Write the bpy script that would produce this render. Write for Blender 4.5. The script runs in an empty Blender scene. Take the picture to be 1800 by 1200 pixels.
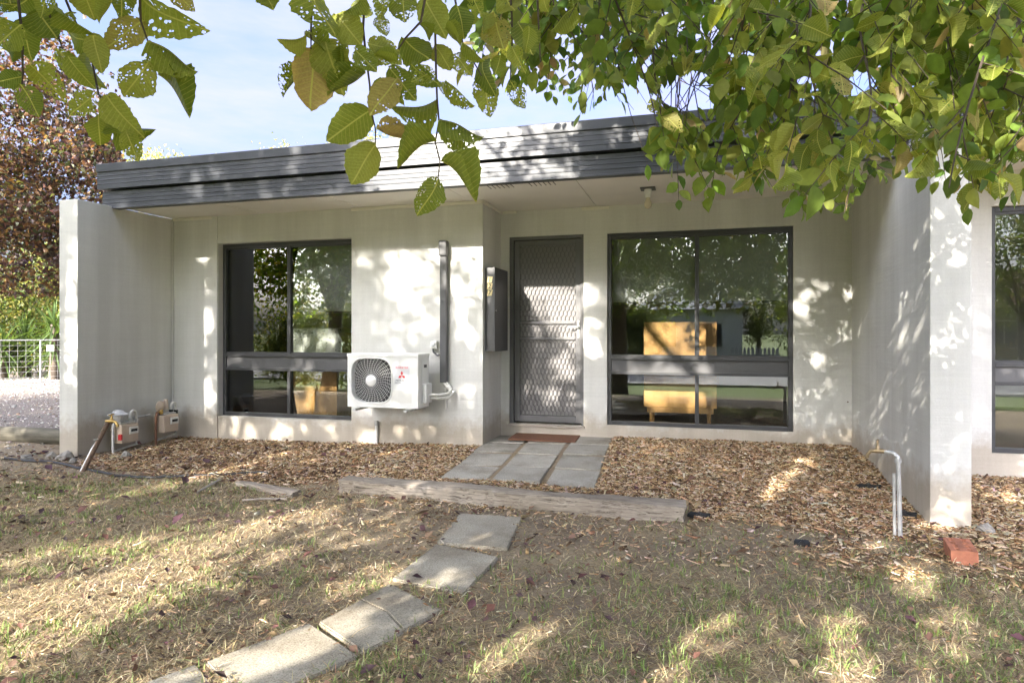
import bpy, bmesh, math, random
import numpy as np
from mathutils import Vector, Matrix

random.seed(7)
RNG = np.random.default_rng(11)
sc = bpy.context.scene
COL = sc.collection
PI = math.pi

# ------------------------------------------------------------------ camera
F, HZ = 1131.0, 585.0                     # focal length and horizon in photo pixels (1800 wide)
CAMZ = 1.27
YAW = math.atan(320 / F)
SN, CS = math.sin(YAW), math.cos(YAW)
cam = bpy.data.cameras.new('camera')
cam.sensor_width = 36.0
cam.lens = 36.0 * F / 1800.0
cam.shift_y = -15.0 / 1800.0
cam.clip_start = 0.05
cam.clip_end = 2000.0
camo = bpy.data.objects.new('camera', cam)
camo.location = (0, 0, CAMZ)
camo.rotation_euler = (PI / 2, 0, YAW)
COL.objects.link(camo)
sc.camera = camo

# ------------------------------------------------------------------ sky, sun, exposure
SUN = np.array([-0.37, -1.0, 0.533])
SUN = SUN / np.linalg.norm(SUN)           # direction towards the sun
SUN_EL = math.asin(SUN[2])
world = bpy.data.worlds.new('World')
sc.world = world
world.use_nodes = True
wn, wl_ = world.node_tree.nodes, world.node_tree.links
wn.clear()
out = wn.new('ShaderNodeOutputWorld')
bg = wn.new('ShaderNodeBackground')
sky = wn.new('ShaderNodeTexSky')
sky.sky_type = 'NISHITA'
sky.sun_disc = False
sky.sun_elevation = SUN_EL
sky.sun_rotation = math.atan2(SUN[0], SUN[1])
sky.air_density = 0.37
sky.dust_density = 10.0
sky.ozone_density = 4.0
bg.inputs['Strength'].default_value = 0.15
tcw = wn.new('ShaderNodeTexCoord')
mpw = wn.new('ShaderNodeMapping')
mpw.inputs['Scale'].default_value = (1.0, 1.0, 4.5)
mpw.inputs['Rotation'].default_value = (0.12, 0.05, 0.0)
nzw = wn.new('ShaderNodeTexNoise')
nzw.inputs['Scale'].default_value = 2.3
nzw.inputs['Detail'].default_value = 7.0
nzw.inputs['Roughness'].default_value = 0.58
crw = wn.new('ShaderNodeValToRGB')
crw.color_ramp.elements[0].position = 0.38
crw.color_ramp.elements[0].color = (0.12, 0.12, 0.12, 1)
crw.color_ramp.elements[1].position = 0.62
crw.color_ramp.elements[1].color = (0.95, 0.95, 0.95, 1)
mxw = wn.new('ShaderNodeMixRGB')
mxw.blend_type = 'LIGHTEN'
mxw.inputs['Color2'].default_value = (.86, .89, .94, 1)
wl_.new(tcw.outputs['Generated'], mpw.inputs['Vector'])
wl_.new(mpw.outputs['Vector'], nzw.inputs['Vector'])
wl_.new(nzw.outputs['Fac'], crw.inputs['Fac'])
wl_.new(crw.outputs['Color'], mxw.inputs['Fac'])
wl_.new(sky.outputs['Color'], mxw.inputs['Color1'])
wl_.new(mxw.outputs['Color'], bg.inputs['Color'])
wl_.new(bg.outputs['Background'], out.inputs['Surface'])

sun = bpy.data.lights.new('sun', 'SUN')
sun.energy = 2.9
sun.angle = math.radians(0.53)
sun.color = (1.0, 0.93, 0.82)
suno = bpy.data.objects.new('sun', sun)
suno.rotation_euler = Vector(SUN).to_track_quat('Z', 'Y').to_euler()
suno.location = (-6, -16, 12)
COL.objects.link(suno)

vs = sc.view_settings
vs.view_transform = 'Standard'
vs.look = 'None'
vs.gamma = 1.0
vs.use_curve_mapping = False
vs.exposure = 2.85
sc.cycles.max_bounces = 8
sc.cycles.diffuse_bounces = 4
sc.cycles.transmission_bounces = 4
sc.cycles.glossy_bounces = 4
sc.cycles.transparent_max_bounces = 24
sc.cycles.caustics_reflective = False
sc.cycles.caustics_refractive = False
sc.cycles.use_denoising = True


# ------------------------------------------------------------------ helpers
def ray(u, v):
    a, b = (u - 900) / F, (HZ - v) / F
    return np.array([-SN + a * CS, CS + a * SN, b])


def atT(u, v, t):
    return np.array([0, 0, CAMZ]) + ray(u, v) * t


def atY(u, v, y):
    k = ray(u, v)
    return np.array([0, 0, CAMZ]) + k * (y / k[1])


def atZ(u, v, z):
    k = ray(u, v)
    return np.array([0, 0, CAMZ]) + k * ((z - CAMZ) / k[2])


def project(P):
    """world points (N,3) -> u, v, forward distance"""
    P = np.atleast_2d(P)
    t = P[:, 0] * -SN + P[:, 1] * CS
    r = P[:, 0] * CS + P[:, 1] * SN
    ts = np.where(np.abs(t) < 1e-4, 1e-4, t)
    return 900 + F * r / ts, HZ - F * (P[:, 2] - CAMZ) / ts, t


def S(a):
    a = np.clip(a, 0, 1)
    return a * a * (3 - 2 * a)


_ph = RNG.uniform(0, 6.28, (24, 2))
_fr = RNG.uniform(0.6, 1.0, 24) * np.geomspace(0.4, 9.0, 24)
_an = RNG.uniform(0, 6.28, 24)


def bumps(x, y, k0=0, k1=24):
    r = 0
    for i in range(k0, k1):
        r = r + np.sin((x * np.cos(_an[i]) + y * np.sin(_an[i])) * _fr[i] + _ph[i, 0]) / (1 + _fr[i])
    return r


def gh(x, y):
    """ground height"""
    x = np.asarray(x, float)
    y = np.asarray(y, float)
    bed = S((y - 4.45) / 2.4) * (0.02 + 0.14 * S((x + 5.8) / 6.5))
    bed2 = S((y - 4.4) / 1.5) * 0.05
    h = np.where(x < 1.6, bed, bed2)
    h = h - S((1.6 - y) / 7.0) * 0.5
    near = np.exp(-((x + 1.5) / 7) ** 2 - ((y - 3.5) / 4) ** 2)
    h = h + near * (bumps(x, y, 6, 24) * 0.007 + bumps(x * 2.7, y * 2.7, 12, 24) * .007)
    return h


WL = {}


def wloc(o):
    return WL.get(o.name, Vector((0, 0, 0)))


class MB:
    """collects geometry for ONE mesh"""

    def __init__(self):
        self.v, self.f = [], []

    def add(self, vs_, fs):
        n = len(self.v)
        self.v += [tuple(p) for p in vs_]
        self.f += [tuple(i + n for i in q) for q in fs]
        return self

    def box(self, x0, x1, y0, y1, z0, z1, bevel=0.0, M=None):
        bm = bmesh.new()
        bmesh.ops.create_cube(bm, size=1.0)
        for v in bm.verts:
            v.co = Vector((x0 + (v.co.x + .5) * (x1 - x0), y0 + (v.co.y + .5) * (y1 - y0), z0 + (v.co.z + .5) * (z1 - z0)))
        if bevel > 0:
            bmesh.ops.bevel(bm, geom=bm.edges[:] + bm.verts[:], offset=bevel, segments=2, affect='EDGES', profile=0.6)
        if M is not None:
            bm.transform(M)
        bm.verts.index_update()
        self.add([v.co[:] for v in bm.verts], [[v.index for v in f.verts] for f in bm.faces])
        bm.free()
        return self

    def tube(self, path, rad, n=8, cap=True):
        path = [Vector(p) for p in path]
        if not hasattr(rad, '__len__'):
            rad = [rad] * len(path)
        base = len(self.v)
        t0 = (path[1] - path[0]).normalized()
        ref = Vector((0, 0, 1)) if abs(t0.z) < .9 else Vector((1, 0, 0))
        nrm = t0.cross(ref).normalized()
        for i, p in enumerate(path):
            t = (path[min(i + 1, len(path) - 1)] - path[max(i - 1, 0)]).normalized()
            nrm = (nrm - t * nrm.dot(t)).normalized()
            b = t.cross(nrm)
            for k in range(n):
                a = 2 * PI * k / n
                self.v.append(tuple(p + (nrm * math.cos(a) + b * math.sin(a)) * rad[i]))
        for i in range(len(path) - 1):
            for k in range(n):
                a, b_ = base + i * n + k, base + i * n + (k + 1) % n
                self.f.append((a, b_, b_ + n, a + n))
        if cap:
            self.f.append(tuple(base + k for k in range(n))[::-1])
            e = base + (len(path) - 1) * n
            self.f.append(tuple(e + k for k in range(n)))
        return self

    def prism(self, poly, z0, z1):
        """poly: list of xy (ccw), extruded in z"""
        n = len(poly)
        vs_ = [(p[0], p[1], z0) for p in poly] + [(p[0], p[1], z1) for p in poly]
        fs = [tuple(range(n))[::-1], tuple(range(n, 2 * n))]
        fs += [(i, (i + 1) % n, (i + 1) % n + n, i + n) for i in range(n)]
        return self.add(vs_, fs)

    def extrude_x(self, prof, x0, x1):
        """prof: list of (y,z) closed loop"""
        n = len(prof)
        vs_ = [(x0, p[0], p[1]) for p in prof] + [(x1, p[0], p[1]) for p in prof]
        fs = [tuple(range(n)), tuple(range(n, 2 * n))[::-1]]
        fs += [(i, i + n, (i + 1) % n + n, (i + 1) % n) for i in range(n)]
        return self.add(vs_, fs)

    def lathe(self, prof, M=None, n=20):
        """prof: list of (r,z) around local z"""
        base = len(self.v)
        M = M or Matrix.Identity(4)
        for r, z in prof:
            for k in range(n):
                a = 2 * PI * k / n
                self.v.append(tuple(M @ Vector((r * math.cos(a), r * math.sin(a), z))))
        for i in range(len(prof) - 1):
            for k in range(n):
                a, b_ = base + i * n + k, base + i * n + (k + 1) % n
                self.f.append((a, b_, b_ + n, a + n))
        self.f.append(tuple(base + k for k in range(n))[::-1])
        e = base + (len(prof) - 1) * n
        self.f.append(tuple(e + k for k in range(n)))
        return self

    def mesh(self, name):
        me = bpy.data.meshes.new(name)
        me.from_pydata(self.v, [], self.f)
        bm = bmesh.new()
        bm.from_mesh(me)
        bmesh.ops.recalc_face_normals(bm, faces=bm.faces)
        bm.to_mesh(me)
        bm.free()
        return me


def link(o, parent=None):
    COL.objects.link(o)
    if parent is not None:
        o.parent = parent
        o.matrix_parent_inverse = Matrix.Translation(-wloc(parent))
        WL[o.name] = Vector((0, 0, 0))
    return o


def obj(name, mb, mat, parent=None, smooth=False):
    me = mb.mesh(name) if isinstance(mb, MB) else mb
    me.materials.append(mat)
    if smooth:
        me.polygons.foreach_set('use_smooth', [True] * len(me.polygons))
        me.set_sharp_from_angle(angle=math.radians(40))
    return link(bpy.data.objects.new(name, me), parent)


def tag(o, label, cat, group=None, kind=None):
    if label:
        o['label'] = label
    if cat:
        o['category'] = cat
    if group:
        o['group'] = group
    if kind:
        o['kind'] = kind
    return o


def thing(name, loc, label, cat, group=None):
    o = bpy.data.objects.new(name, None)
    o.location = loc
    o.empty_display_size = 0.1
    COL.objects.link(o)
    WL[o.name] = Vector(loc)
    return tag(o, label, cat, group)


def np_mesh(name, V, Fc, col=None, uv=None):
    """V (N,3), Fc (M,k) -> mesh, fast; col per vertex (N,3), uv per vertex (N,2)"""
    me = bpy.data.meshes.new(name)
    V = np.asarray(V, np.float32)
    Fc = np.asarray(Fc, np.int32)
    m, k = Fc.shape
    me.vertices.add(len(V))
    me.vertices.foreach_set('co', V.ravel())
    me.loops.add(m * k)
    me.loops.foreach_set('vertex_index', Fc.ravel())
    me.polygons.add(m)
    me.polygons.foreach_set('loop_start', np.arange(0, m * k, k, dtype=np.int32))
    me.polygons.foreach_set('loop_total', np.full(m, k, np.int32))
    if col is not None:
        c4 = np.ones((len(V), 4), np.float32)
        c4[:, :3] = col
        at = me.color_attributes.new('col', 'FLOAT_COLOR', 'POINT')
        at.data.foreach_set('color', c4.ravel())
    if uv is not None:
        l = me.uv_layers.new(name='uv')
        l.data.foreach_set('uv', np.asarray(uv, np.float32)[Fc.ravel()].ravel())
    me.update(calc_edges=True)
    return me


# ------------------------------------------------------------------ materials
def nm(name):
    m = bpy.data.materials.new(name)
    m.use_nodes = True
    nt = m.node_tree
    return m, nt, nt.nodes['Principled BSDF']


def N(nt, t, **kw):
    n = nt.nodes.new(t)
    for k, v in kw.items():
        if hasattr(n, k) and not k[0].isupper():
            setattr(n, k, v)
        else:
            n.inputs[k.replace('_', ' ')].default_value = v
    return n


def ramp(nt, fac, stops):
    r = nt.nodes.new('ShaderNodeValToRGB')
    el = r.color_ramp.elements
    while len(el) < len(stops):
        el.new(0.5)
    for e, (p, c) in zip(el, stops):
        e.position = p
        e.color = (*c, 1) if len(c) == 3 else c
    nt.links.new(fac, r.inputs['Fac'])
    return r


def noise(nt, scale, detail=5, rough=.55, coord='Object', stretch=None, seed_random=False):
    tc = nt.nodes.new('ShaderNodeTexCoord')
    vec = tc.outputs[coord]
    if seed_random:
        oi = nt.nodes.new('ShaderNodeObjectInfo')
        mu = nt.nodes.new('ShaderNodeMath')
        mu.operation = 'MULTIPLY'
        mu.inputs[1].default_value = 37.0
        nt.links.new(oi.outputs['Random'], mu.inputs[0])
        va = nt.nodes.new('ShaderNodeVectorMath')
        nt.links.new(vec, va.inputs[0])
        nt.links.new(mu.outputs[0], va.inputs[1])
        vec = va.outputs[0]
    if stretch:
        mp = nt.nodes.new('ShaderNodeMapping')
        mp.inputs['Scale'].default_value = stretch
        nt.links.new(vec, mp.inputs['Vector'])
        vec = mp.outputs['Vector']
    n = N(nt, 'ShaderNodeTexNoise', Scale=scale, Detail=detail, Roughness=rough)
    nt.links.new(vec, n.inputs['Vector'])
    return n.outputs['Fac']


def mixc(nt, fac, a, b, blend='MIX'):
    m = nt.nodes.new('ShaderNodeMixRGB')
    m.blend_type = blend
    for s, x in (('Fac', fac), ('Color1', a), ('Color2', b)):
        if hasattr(x, 'is_linked'):
            nt.links.new(x, m.inputs[s])
        else:
            m.inputs[s].default_value = x if not isinstance(x, tuple) else (*x, 1) if len(x) == 3 else x
    return m.outputs['Color']


def bump(nt, bsdf, fac, strength=.3, dist=.01, prev=None):
    b = nt.nodes.new('ShaderNodeBump')
    b.inputs['Strength'].default_value = strength
    b.inputs['Distance'].default_value = dist
    nt.links.new(fac, b.inputs['Height'])
    if prev is not None:
        nt.links.new(prev, b.inputs['Normal'])
    nt.links.new(b.outputs['Normal'], bsdf.inputs['Normal'])
    return b.outputs['Normal']


def simple(name, c, rough=.5, metal=0.0, var=.15, scale=12, bmp=.08, spec=.5, c2=None, seed=False):
    """paint, metal, plastic ... with mottled colour and fine relief"""
    m, nt, b = nm(name)
    f = noise(nt, scale, 6, .6, seed_random=seed)
    c2 = c2 or tuple(min(1, x * (1 - var)) for x in c)
    c1 = tuple(min(1, x * (1 + var * .5)) for x in c)
    r = ramp(nt, f, [(.3, c2), (.7, c1)])
    nt.links.new(r.outputs['Color'], b.inputs['Base Color'])
    rr = ramp(nt, f, [(.2, (rough * .8,) * 3), (.8, (min(1, rough * 1.2),) * 3)])
    nt.links.new(rr.outputs['Color'], b.inputs['Roughness'])
    b.inputs['Metallic'].default_value = metal
    b.inputs['Specular IOR Level'].default_value = spec
    if bmp:
        bump(nt, b, noise(nt, scale * 9, 3), bmp, .003)
    return m


def m_render():
    m, nt, b = nm('wall_render')
    big = noise(nt, .8, 5, .6)
    stain = noise(nt, 2.2, 6, .65, stretch=(2.2, 2.2, .12))
    fine = noise(nt, 90, 4, .7)
    comb = noise(nt, 14, 4, .6, stretch=(.12, .12, 5.0))
    base = ramp(nt, big, [(.3, (.60, .593, .56)), (.7, (.705, .70, .665))]).outputs['Color']
    st = ramp(nt, stain, [(.35, (.76, .76, .75)), (.62, (1, 1, 1))]).outputs['Color']
    base = mixc(nt, .55, base, st, 'MULTIPLY')
    fn = ramp(nt, fine, [(.25, (.90, .90, .90)), (.75, (1.05, 1.05, 1.05))]).outputs['Color']
    base = mixc(nt, .7, base, fn, 'MULTIPLY')
    cb = ramp(nt, comb, [(.3, (.95, .95, .945)), (.7, (1.03, 1.03, 1.03))]).outputs['Color']
    base = mixc(nt, .6, base, cb, 'MULTIPLY')
    # splashed dirt near the ground, with a ragged edge
    tc = nt.nodes.new('ShaderNodeTexCoord')
    sx = nt.nodes.new('ShaderNodeSeparateXYZ')
    nt.links.new(tc.outputs['Object'], sx.inputs[0])
    ad = nt.nodes.new('ShaderNodeMath')
    ad.operation = 'MULTIPLY_ADD'
    nt.links.new(noise(nt, 5, 6, .7), ad.inputs[0])
    ad.inputs[1].default_value = -.5
    nt.links.new(sx.outputs['Z'], ad.inputs[2])
    dirt = ramp(nt, ad.outputs[0], [(-.0, (.66, .57, .47)), (.16, (1, 1, 1))]).outputs['Color']
    base = mixc(nt, .8, base, dirt, 'MULTIPLY')
    fz = nt.nodes.new('ShaderNodeMath')
    fz.operation = 'FRACT'
    mz = nt.nodes.new('ShaderNodeMath')
    mz.operation = 'MULTIPLY_ADD'
    nt.links.new(sx.outputs['Z'], mz.inputs[0])
    mz.inputs[1].default_value = 5.0
    nzz = nt.nodes.new('ShaderNodeMath')
    nzz.operation = 'MULTIPLY'
    nt.links.new(noise(nt, 3, 3), nzz.inputs[0])
    nzz.inputs[1].default_value = .12
    nt.links.new(nzz.outputs[0], mz.inputs[2])
    nt.links.new(mz.outputs[0], fz.inputs[0])
    course = ramp(nt, fz.outputs[0], [(0.0, (.97, .97, .97)), (.05, (1, 1, 1)), (.95, (1.01, 1.01, 1.01)), (1.0, (.97, .97, .97))]).outputs['Color']
    base = mixc(nt, .7, base, course, 'MULTIPLY')
    nt.links.new(base, b.inputs['Base Color'])
    b.inputs['Roughness'].default_value = .9
    b.inputs['Specular IOR Level'].default_value = .2
    n1 = bump(nt, b, fine, .35, .004)
    bump(nt, b, comb, .25, .006, n1)
    return m


def m_attr(name, rough=.85, trans=0.0, tcol=(.5, .6, .1), spec=.2, var=.25, scale=60):
    """colour from the per-piece attribute, with grain; optional translucency for leaves"""
    m, nt, b = nm(name)
    at = nt.nodes.new('ShaderNodeAttribute')
    at.attribute_name = 'col'
    f = noise(nt, scale, 4, .6)
    g = ramp(nt, f, [(.3, (1 - var,) * 3), (.7, (1 + var * .6,) * 3)]).outputs['Color']
    c = mixc(nt, 1.0, at.outputs['Color'], g, 'MULTIPLY')
    nt.links.new(c, b.inputs['Base Color'])
    b.inputs['Roughness'].default_value = rough
    b.inputs['Specular IOR Level'].default_value = spec
    if trans:
        tr = nt.nodes.new('ShaderNodeBsdfTranslucent')
        c2 = mixc(nt, 1.0, c, (*tcol, 1), 'MULTIPLY')
        nt.links.new(c2, tr.inputs['Color'])
        mx = nt.nodes.new('ShaderNodeMixShader')
        mx.inputs['Fac'].default_value = trans
        nt.links.new(b.outputs['BSDF'], mx.inputs[1])
        nt.links.new(tr.outputs['BSDF'], mx.inputs[2])
        nt.links.new(mx.outputs['Shader'], nt.nodes['Material Output'].inputs['Surface'])
    return m


def m_leaf():
    """large near leaves: veins, insect holes, green to tan per leaf"""
    m, nt, b = nm('elm_leaf')
    tc = nt.nodes.new('ShaderNodeTexCoord')
    oi = nt.nodes.new('ShaderNodeObjectInfo')
    uv = nt.nodes.new('ShaderNodeSeparateXYZ')
    nt.links.new(tc.outputs['UV'], uv.inputs[0])

    def mth(op, a, b_=None, c=None):
        n = nt.nodes.new('ShaderNodeMath')
        n.operation = op
        for i, x in enumerate((a, b_, c)):
            if x is None:
                continue
            if hasattr(x, 'is_linked'):
                nt.links.new(x, n.inputs[i])
            else:
                n.inputs[i].default_value = x
        return n.outputs[0]
    ax = mth('ABSOLUTE', uv.outputs['X'])
    # lateral veins: run up and outwards
    w = mth('MULTIPLY', mth('SUBTRACT', uv.outputs['Y'], mth('MULTIPLY', ax, .55)), 12.5)
    fr = mth('ABSOLUTE', mth('SUBTRACT', mth('FRACT', w), .5))
    lat = mth('LESS_THAN', fr, .075)
    mid = mth('LESS_THAN', ax, .014)
    vein = mth('MAXIMUM', mth('MULTIPLY', lat, .42), mid)
    base = ramp(nt, oi.outputs['Random'], [(0.0, (.12, .175, .028)), (.35, (.20, .25, .04)), (.62, (.26, .305, .055)),
                                           (.90, (.28, .31, .07)), (.96, (.34, .28, .11)), (1.0, (.40, .30, .15))]).outputs['Color']
    sp = noise(nt, 26, 5, .65, 'UV', seed_random=True)
    blot = ramp(nt, sp, [(.35, (.75, .72, .6)), (.6, (1.05, 1.05, 1.0)), (.78, (1.5, 1.05, .9))]).outputs['Color']
    base = mixc(nt, .7, base, blot, 'MULTIPLY')
    vc = mixc(nt, vein, base, (.44, .44, .13))
    nt.links.new(vc, b.inputs['Base Color'])
    b.inputs['Roughness'].default_value = .48
    b.inputs['Specular IOR Level'].default_value = .35
    bump(nt, b, fr, .25, .004)
    # insect holes between the veins
    mu = mth('MULTIPLY', oi.outputs['Random'], 53.0)
    va = nt.nodes.new('ShaderNodeVectorMath')
    nt.links.new(tc.outputs['UV'], va.inputs[0])
    nt.links.new(mu, va.inputs[1])
    vo = N(nt, 'ShaderNodeTexVoronoi', Scale=17.0, Randomness=1.0)
    nt.links.new(va.outputs[0], vo.inputs['Vector'])
    big = N(nt, 'ShaderNodeTexNoise', Scale=3.2, Detail=3.0)
    nt.links.new(va.outputs[0], big.inputs['Vector'])
    thr = mth('MULTIPLY', mth('SUBTRACT', big.outputs['Fac'], mth('ADD', .27, mth('MULTIPLY', mth('FRACT', mth('MULTIPLY', oi.outputs['Random'], 19.7)), .2))), 1.7)
    wob = N(nt, 'ShaderNodeTexNoise', Scale=45.0, Detail=2.0)
    nt.links.new(va.outputs[0], wob.inputs['Vector'])
    dd = mth('ADD', vo.outputs['Distance'], mth('MULTIPLY', mth('SUBTRACT', wob.outputs['Fac'], .5), .35))
    hole = mth('LESS_THAN', dd, thr)
    # some leaves are whole
    hole = mth('MULTIPLY', hole, mth('GREATER_THAN', mth('FRACT', mth('MULTIPLY', oi.outputs['Random'], 7.31)), .25))
    hole = mth('MULTIPLY', hole, mth('GREATER_THAN', ax, .022))
    tr = nt.nodes.new('ShaderNodeBsdfTranslucent')
    tcl = mixc(nt, 1.0, vc, (1.7, 1.6, .7, 1), 'MULTIPLY')
    nt.links.new(tcl, tr.inputs['Color'])
    mx = nt.nodes.new('ShaderNodeMixShader')
    mx.inputs['Fac'].default_value = .42
    nt.links.new(b.outputs['BSDF'], mx.inputs[1])
    nt.links.new(tr.outputs['BSDF'], mx.inputs[2])
    tp = nt.nodes.new('ShaderNodeBsdfTransparent')
    mx2 = nt.nodes.new('ShaderNodeMixShader')
    nt.links.new(hole, mx2.inputs['Fac'])
    nt.links.new(mx.outputs['Shader'], mx2.inputs[1])
    nt.links.new(tp.outputs['BSDF'], mx2.inputs[2])
    nt.links.new(mx2.outputs['Shader'], nt.nodes['Material Output'].inputs['Surface'])
    return m


def m_glass():
    m, nt, b = nm('window_glass')
    nt.nodes.remove(b)
    gl = N(nt, 'ShaderNodeBsdfGlossy', Roughness=0.0)
    gl.inputs['Color'].default_value = (.96, .98, .97, 1)
    tp = nt.nodes.new('ShaderNodeBsdfTransparent')
    tp.inputs['Color'].default_value = (.93, .95, .94, 1)
    fr = N(nt, 'ShaderNodeFresnel', IOR=1.75)
    mu = nt.nodes.new('ShaderNodeMath')
    mu.operation = 'MULTIPLY_ADD'
    mu.inputs[1].default_value = 1.0
    mu.inputs[2].default_value = .015
    mu.use_clamp = True
    nt.links.new(fr.outputs[0], mu.inputs[0])
    mx = nt.nodes.new('ShaderNodeMixShader')
    nt.links.new(mu.outputs[0], mx.inputs['Fac'])
    nt.links.new(tp.outputs[0], mx.inputs[1])
    nt.links.new(gl.outputs[0], mx.inputs[2])
    nt.links.new(mx.outputs[0], nt.nodes['Material Output'].inputs['Surface'])
    return m


def m_wood(name, c1, c2, c3=None, axis=0, scale=6.0, stretch=14.0, rough=.75, bmp=.5, crack=False):
    m, nt, b = nm(name)
    st = [stretch] * 3
    st[axis] = 1.0
    f = noise(nt, scale * .35, 8, .68, stretch=tuple(st), seed_random=True)
    f2 = noise(nt, scale * .22, 5, .6, seed_random=True)
    c = ramp(nt, f, [(.3, c1), (.55, c2), (.75, c3 or c2)]).outputs['Color']
    c = mixc(nt, .55, c, ramp(nt, f2, [(.35, (.62, .58, .54)), (.65, (1.1, 1.1, 1.1))]).outputs['Color'], 'MULTIPLY')
    if crack:
        fc = noise(nt, scale * .5, 6, .6, stretch=tuple(st), seed_random=True)
        ck = ramp(nt, fc, [(.36, (.22, .18, .15)), (.42, (1, 1, 1))]).outputs['Color']
        c = mixc(nt, .85, c, ck, 'MULTIPLY')
        bump(nt, b, ck, .8, .01)
    else:
        bump(nt, b, f, bmp, .004)
    nt.links.new(c, b.inputs['Base Color'])
    b.inputs['Roughness'].default_value = rough
    return m


def m_slab(name, c1, c2):
    """concrete slab with exposed grit"""
    m, nt, b = nm(name)
    f = noise(nt, 3.5, 6, .6, seed_random=True)
    g = noise(nt, 130, 3, .7)
    g2 = noise(nt, 55, 3, .7)
    c = ramp(nt, f, [(.3, c1), (.7, c2)]).outputs['Color']
    c = mixc(nt, .9, c, ramp(nt, g, [(.36, (.45, .42, .38)), (.48, (.98, .98, .98)), (.70, (1.18, 1.17, 1.15))]).outputs['Color'], 'MULTIPLY')
    st = noise(nt, 2.0, 7, .7, seed_random=True)
    c = mixc(nt, .8, c, ramp(nt, st, [(.34, (.55, .49, .42)), (.52, (1, 1, 1)), (.72, (1.08, 1.07, 1.05))]).outputs['Color'], 'MULTIPLY')
    oi = nt.nodes.new('ShaderNodeObjectInfo')
    c = mixc(nt, .8, c, ramp(nt, oi.outputs['Random'], [(0, (.82, .81, .79)), (1, (1.06, 1.06, 1.05))]).outputs['Color'], 'MULTIPLY')
    c = mixc(nt, .6, c, ramp(nt, g2, [(.4, (.78, .76, .72)), (.6, (1.05, 1.05, 1.05))]).outputs['Color'], 'MULTIPLY')
    nt.links.new(c, b.inputs['Base Color'])
    b.inputs['Roughness'].default_value = .92
    bump(nt, b, g, .6, .004)
    return m


def m_ground():
    """soil, thatch and mulch dust by the painted zone attribute (r = mulch bed, g = gravel drive, b = far lawn)"""
    m, nt, b = nm('ground_soil')
    at = nt.nodes.new('ShaderNodeAttribute')
    at.attribute_name = 'col'
    sp = nt.nodes.new('ShaderNodeSeparateColor')
    nt.links.new(at.outputs['Color'], sp.inputs[0])
    n1 = noise(nt, 1.1, 8, .65)
    n2 = noise(nt, 9, 8, .72)
    n3 = noise(nt, 55, 6, .75)
    soil = ramp(nt, n2, [(.25, (.13, .10, .075)), (.5, (.23, .185, .14)), (.75, (.33, .27, .20))]).outputs['Color']
    thatch = ramp(nt, n3, [(.3, (.13, .10, .065)), (.5, (.30, .24, .155)), (.72, (.46, .39, .26))]).outputs['Color']
    base = mixc(nt, ramp(nt, n1, [(.38, (0, 0, 0)), (.60, (1, 1, 1))]).outputs['Color'], soil, thatch)
    mul = ramp(nt, n3, [(.28, (.045, .026, .014)), (.5, (.16, .095, .05)), (.74, (.34, .22, .12))]).outputs['Color']
    base = mixc(nt, sp.outputs[0], base, mul)
    grv = ramp(nt, n3, [(.3, (.09, .08, .07)), (.5, (.20, .175, .155)), (.75, (.36, .315, .27))]).outputs['Color']
    base = mixc(nt, sp.outputs[1], base, grv)
    gr = ramp(nt, n2, [(.3, (.05, .085, .018)), (.55, (.11, .15, .035)), (.75, (.20, .20, .07))]).outputs['Color']
    base = mixc(nt, sp.outputs[2], base, gr)
    nt.links.new(base, b.inputs['Base Color'])
    b.inputs['Roughness'].default_value = .95
    b.inputs['Specular IOR Level'].default_value = .1
    n_a = bump(nt, b, n2, .5, .03)
    bump(nt, b, n3, .7, .012, n_a)
    return m


def m_cloth():
    m, nt, b = nm('floral_cloth')
    tc = nt.nodes.new('ShaderNodeTexCoord')
    vo = N(nt, 'ShaderNodeTexVoronoi', Scale=19.0)
    nt.links.new(tc.outputs['Object'], vo.inputs['Vector'])
    c = ramp(nt, vo.outputs['Distance'], [(.12, (.22, .24, .2)), (.24, (.70, .69, .64))]).outputs['Color']
    nt.links.new(c, b.inputs['Base Color'])
    b.inputs['Roughness'].default_value = .9
    return m


M = {}
M['wall'] = m_render()
M['soffit'] = simple('soffit_paint', (.80, .775, .71), .7, var=.06, scale=3, bmp=.04)
M['trim'] = simple('cream_trim', (.72, .69, .61), .5, var=.06, bmp=.02)
M['fascia'] = simple('fascia_steel', (.036, .040, .048), .33, var=.14, scale=2.0, bmp=.02, spec=.5)
M['roof'] = simple('roof_sheet', (.30, .31, .33), .45, var=.1)
M['frame'] = simple('charcoal_aluminium', (.045, .046, .049), .42, var=.2, scale=6, bmp=.03)
M['panel'] = simple('charcoal_panel', (.085, .085, .088), .5, var=.15, scale=5, bmp=.04)
M['door'] = simple('door_steel', (.115, .113, .115), .45, var=.12, scale=7, bmp=.03)
M['screen'] = simple('fly_screen', (.20, .19, .185), .7, var=.2, scale=30, bmp=.3)
M['glass'] = m_glass()
M['blind'] = simple('blind_fabric', (.38, .38, .37), .85, var=.08, scale=60, bmp=.1)
M['innerwall'] = simple('inner_plaster', (.58, .56, .52), .85, var=.05)
M['carpet'] = simple('carpet', (.14, .125, .11), .95, var=.25, scale=40)
M['white'] = simple('white_enamel', (.76, .76, .73), .4, var=.05, scale=5, bmp=.02)
M['offwhite'] = simple('off_white_plastic', (.70, .69, .64), .5, var=.08)
M['dark'] = simple('dark_void', (.018, .018, .02), .6, var=.2)
M['black'] = simple('black_poly', (.015, .016, .018), .45, var=.3)
M['lens'] = simple('sticker_silver', (.62, .62, .63), .35, var=.04)
M['red'] = simple('red_print', (.58, .025, .03), .5, var=.05)
M['ink'] = simple('ink_print', (.03, .03, .03), .5, var=.05)
M['brass'] = simple('brass', (.55, .38, .14), .38, 1.0, var=.3, scale=30)
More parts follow.
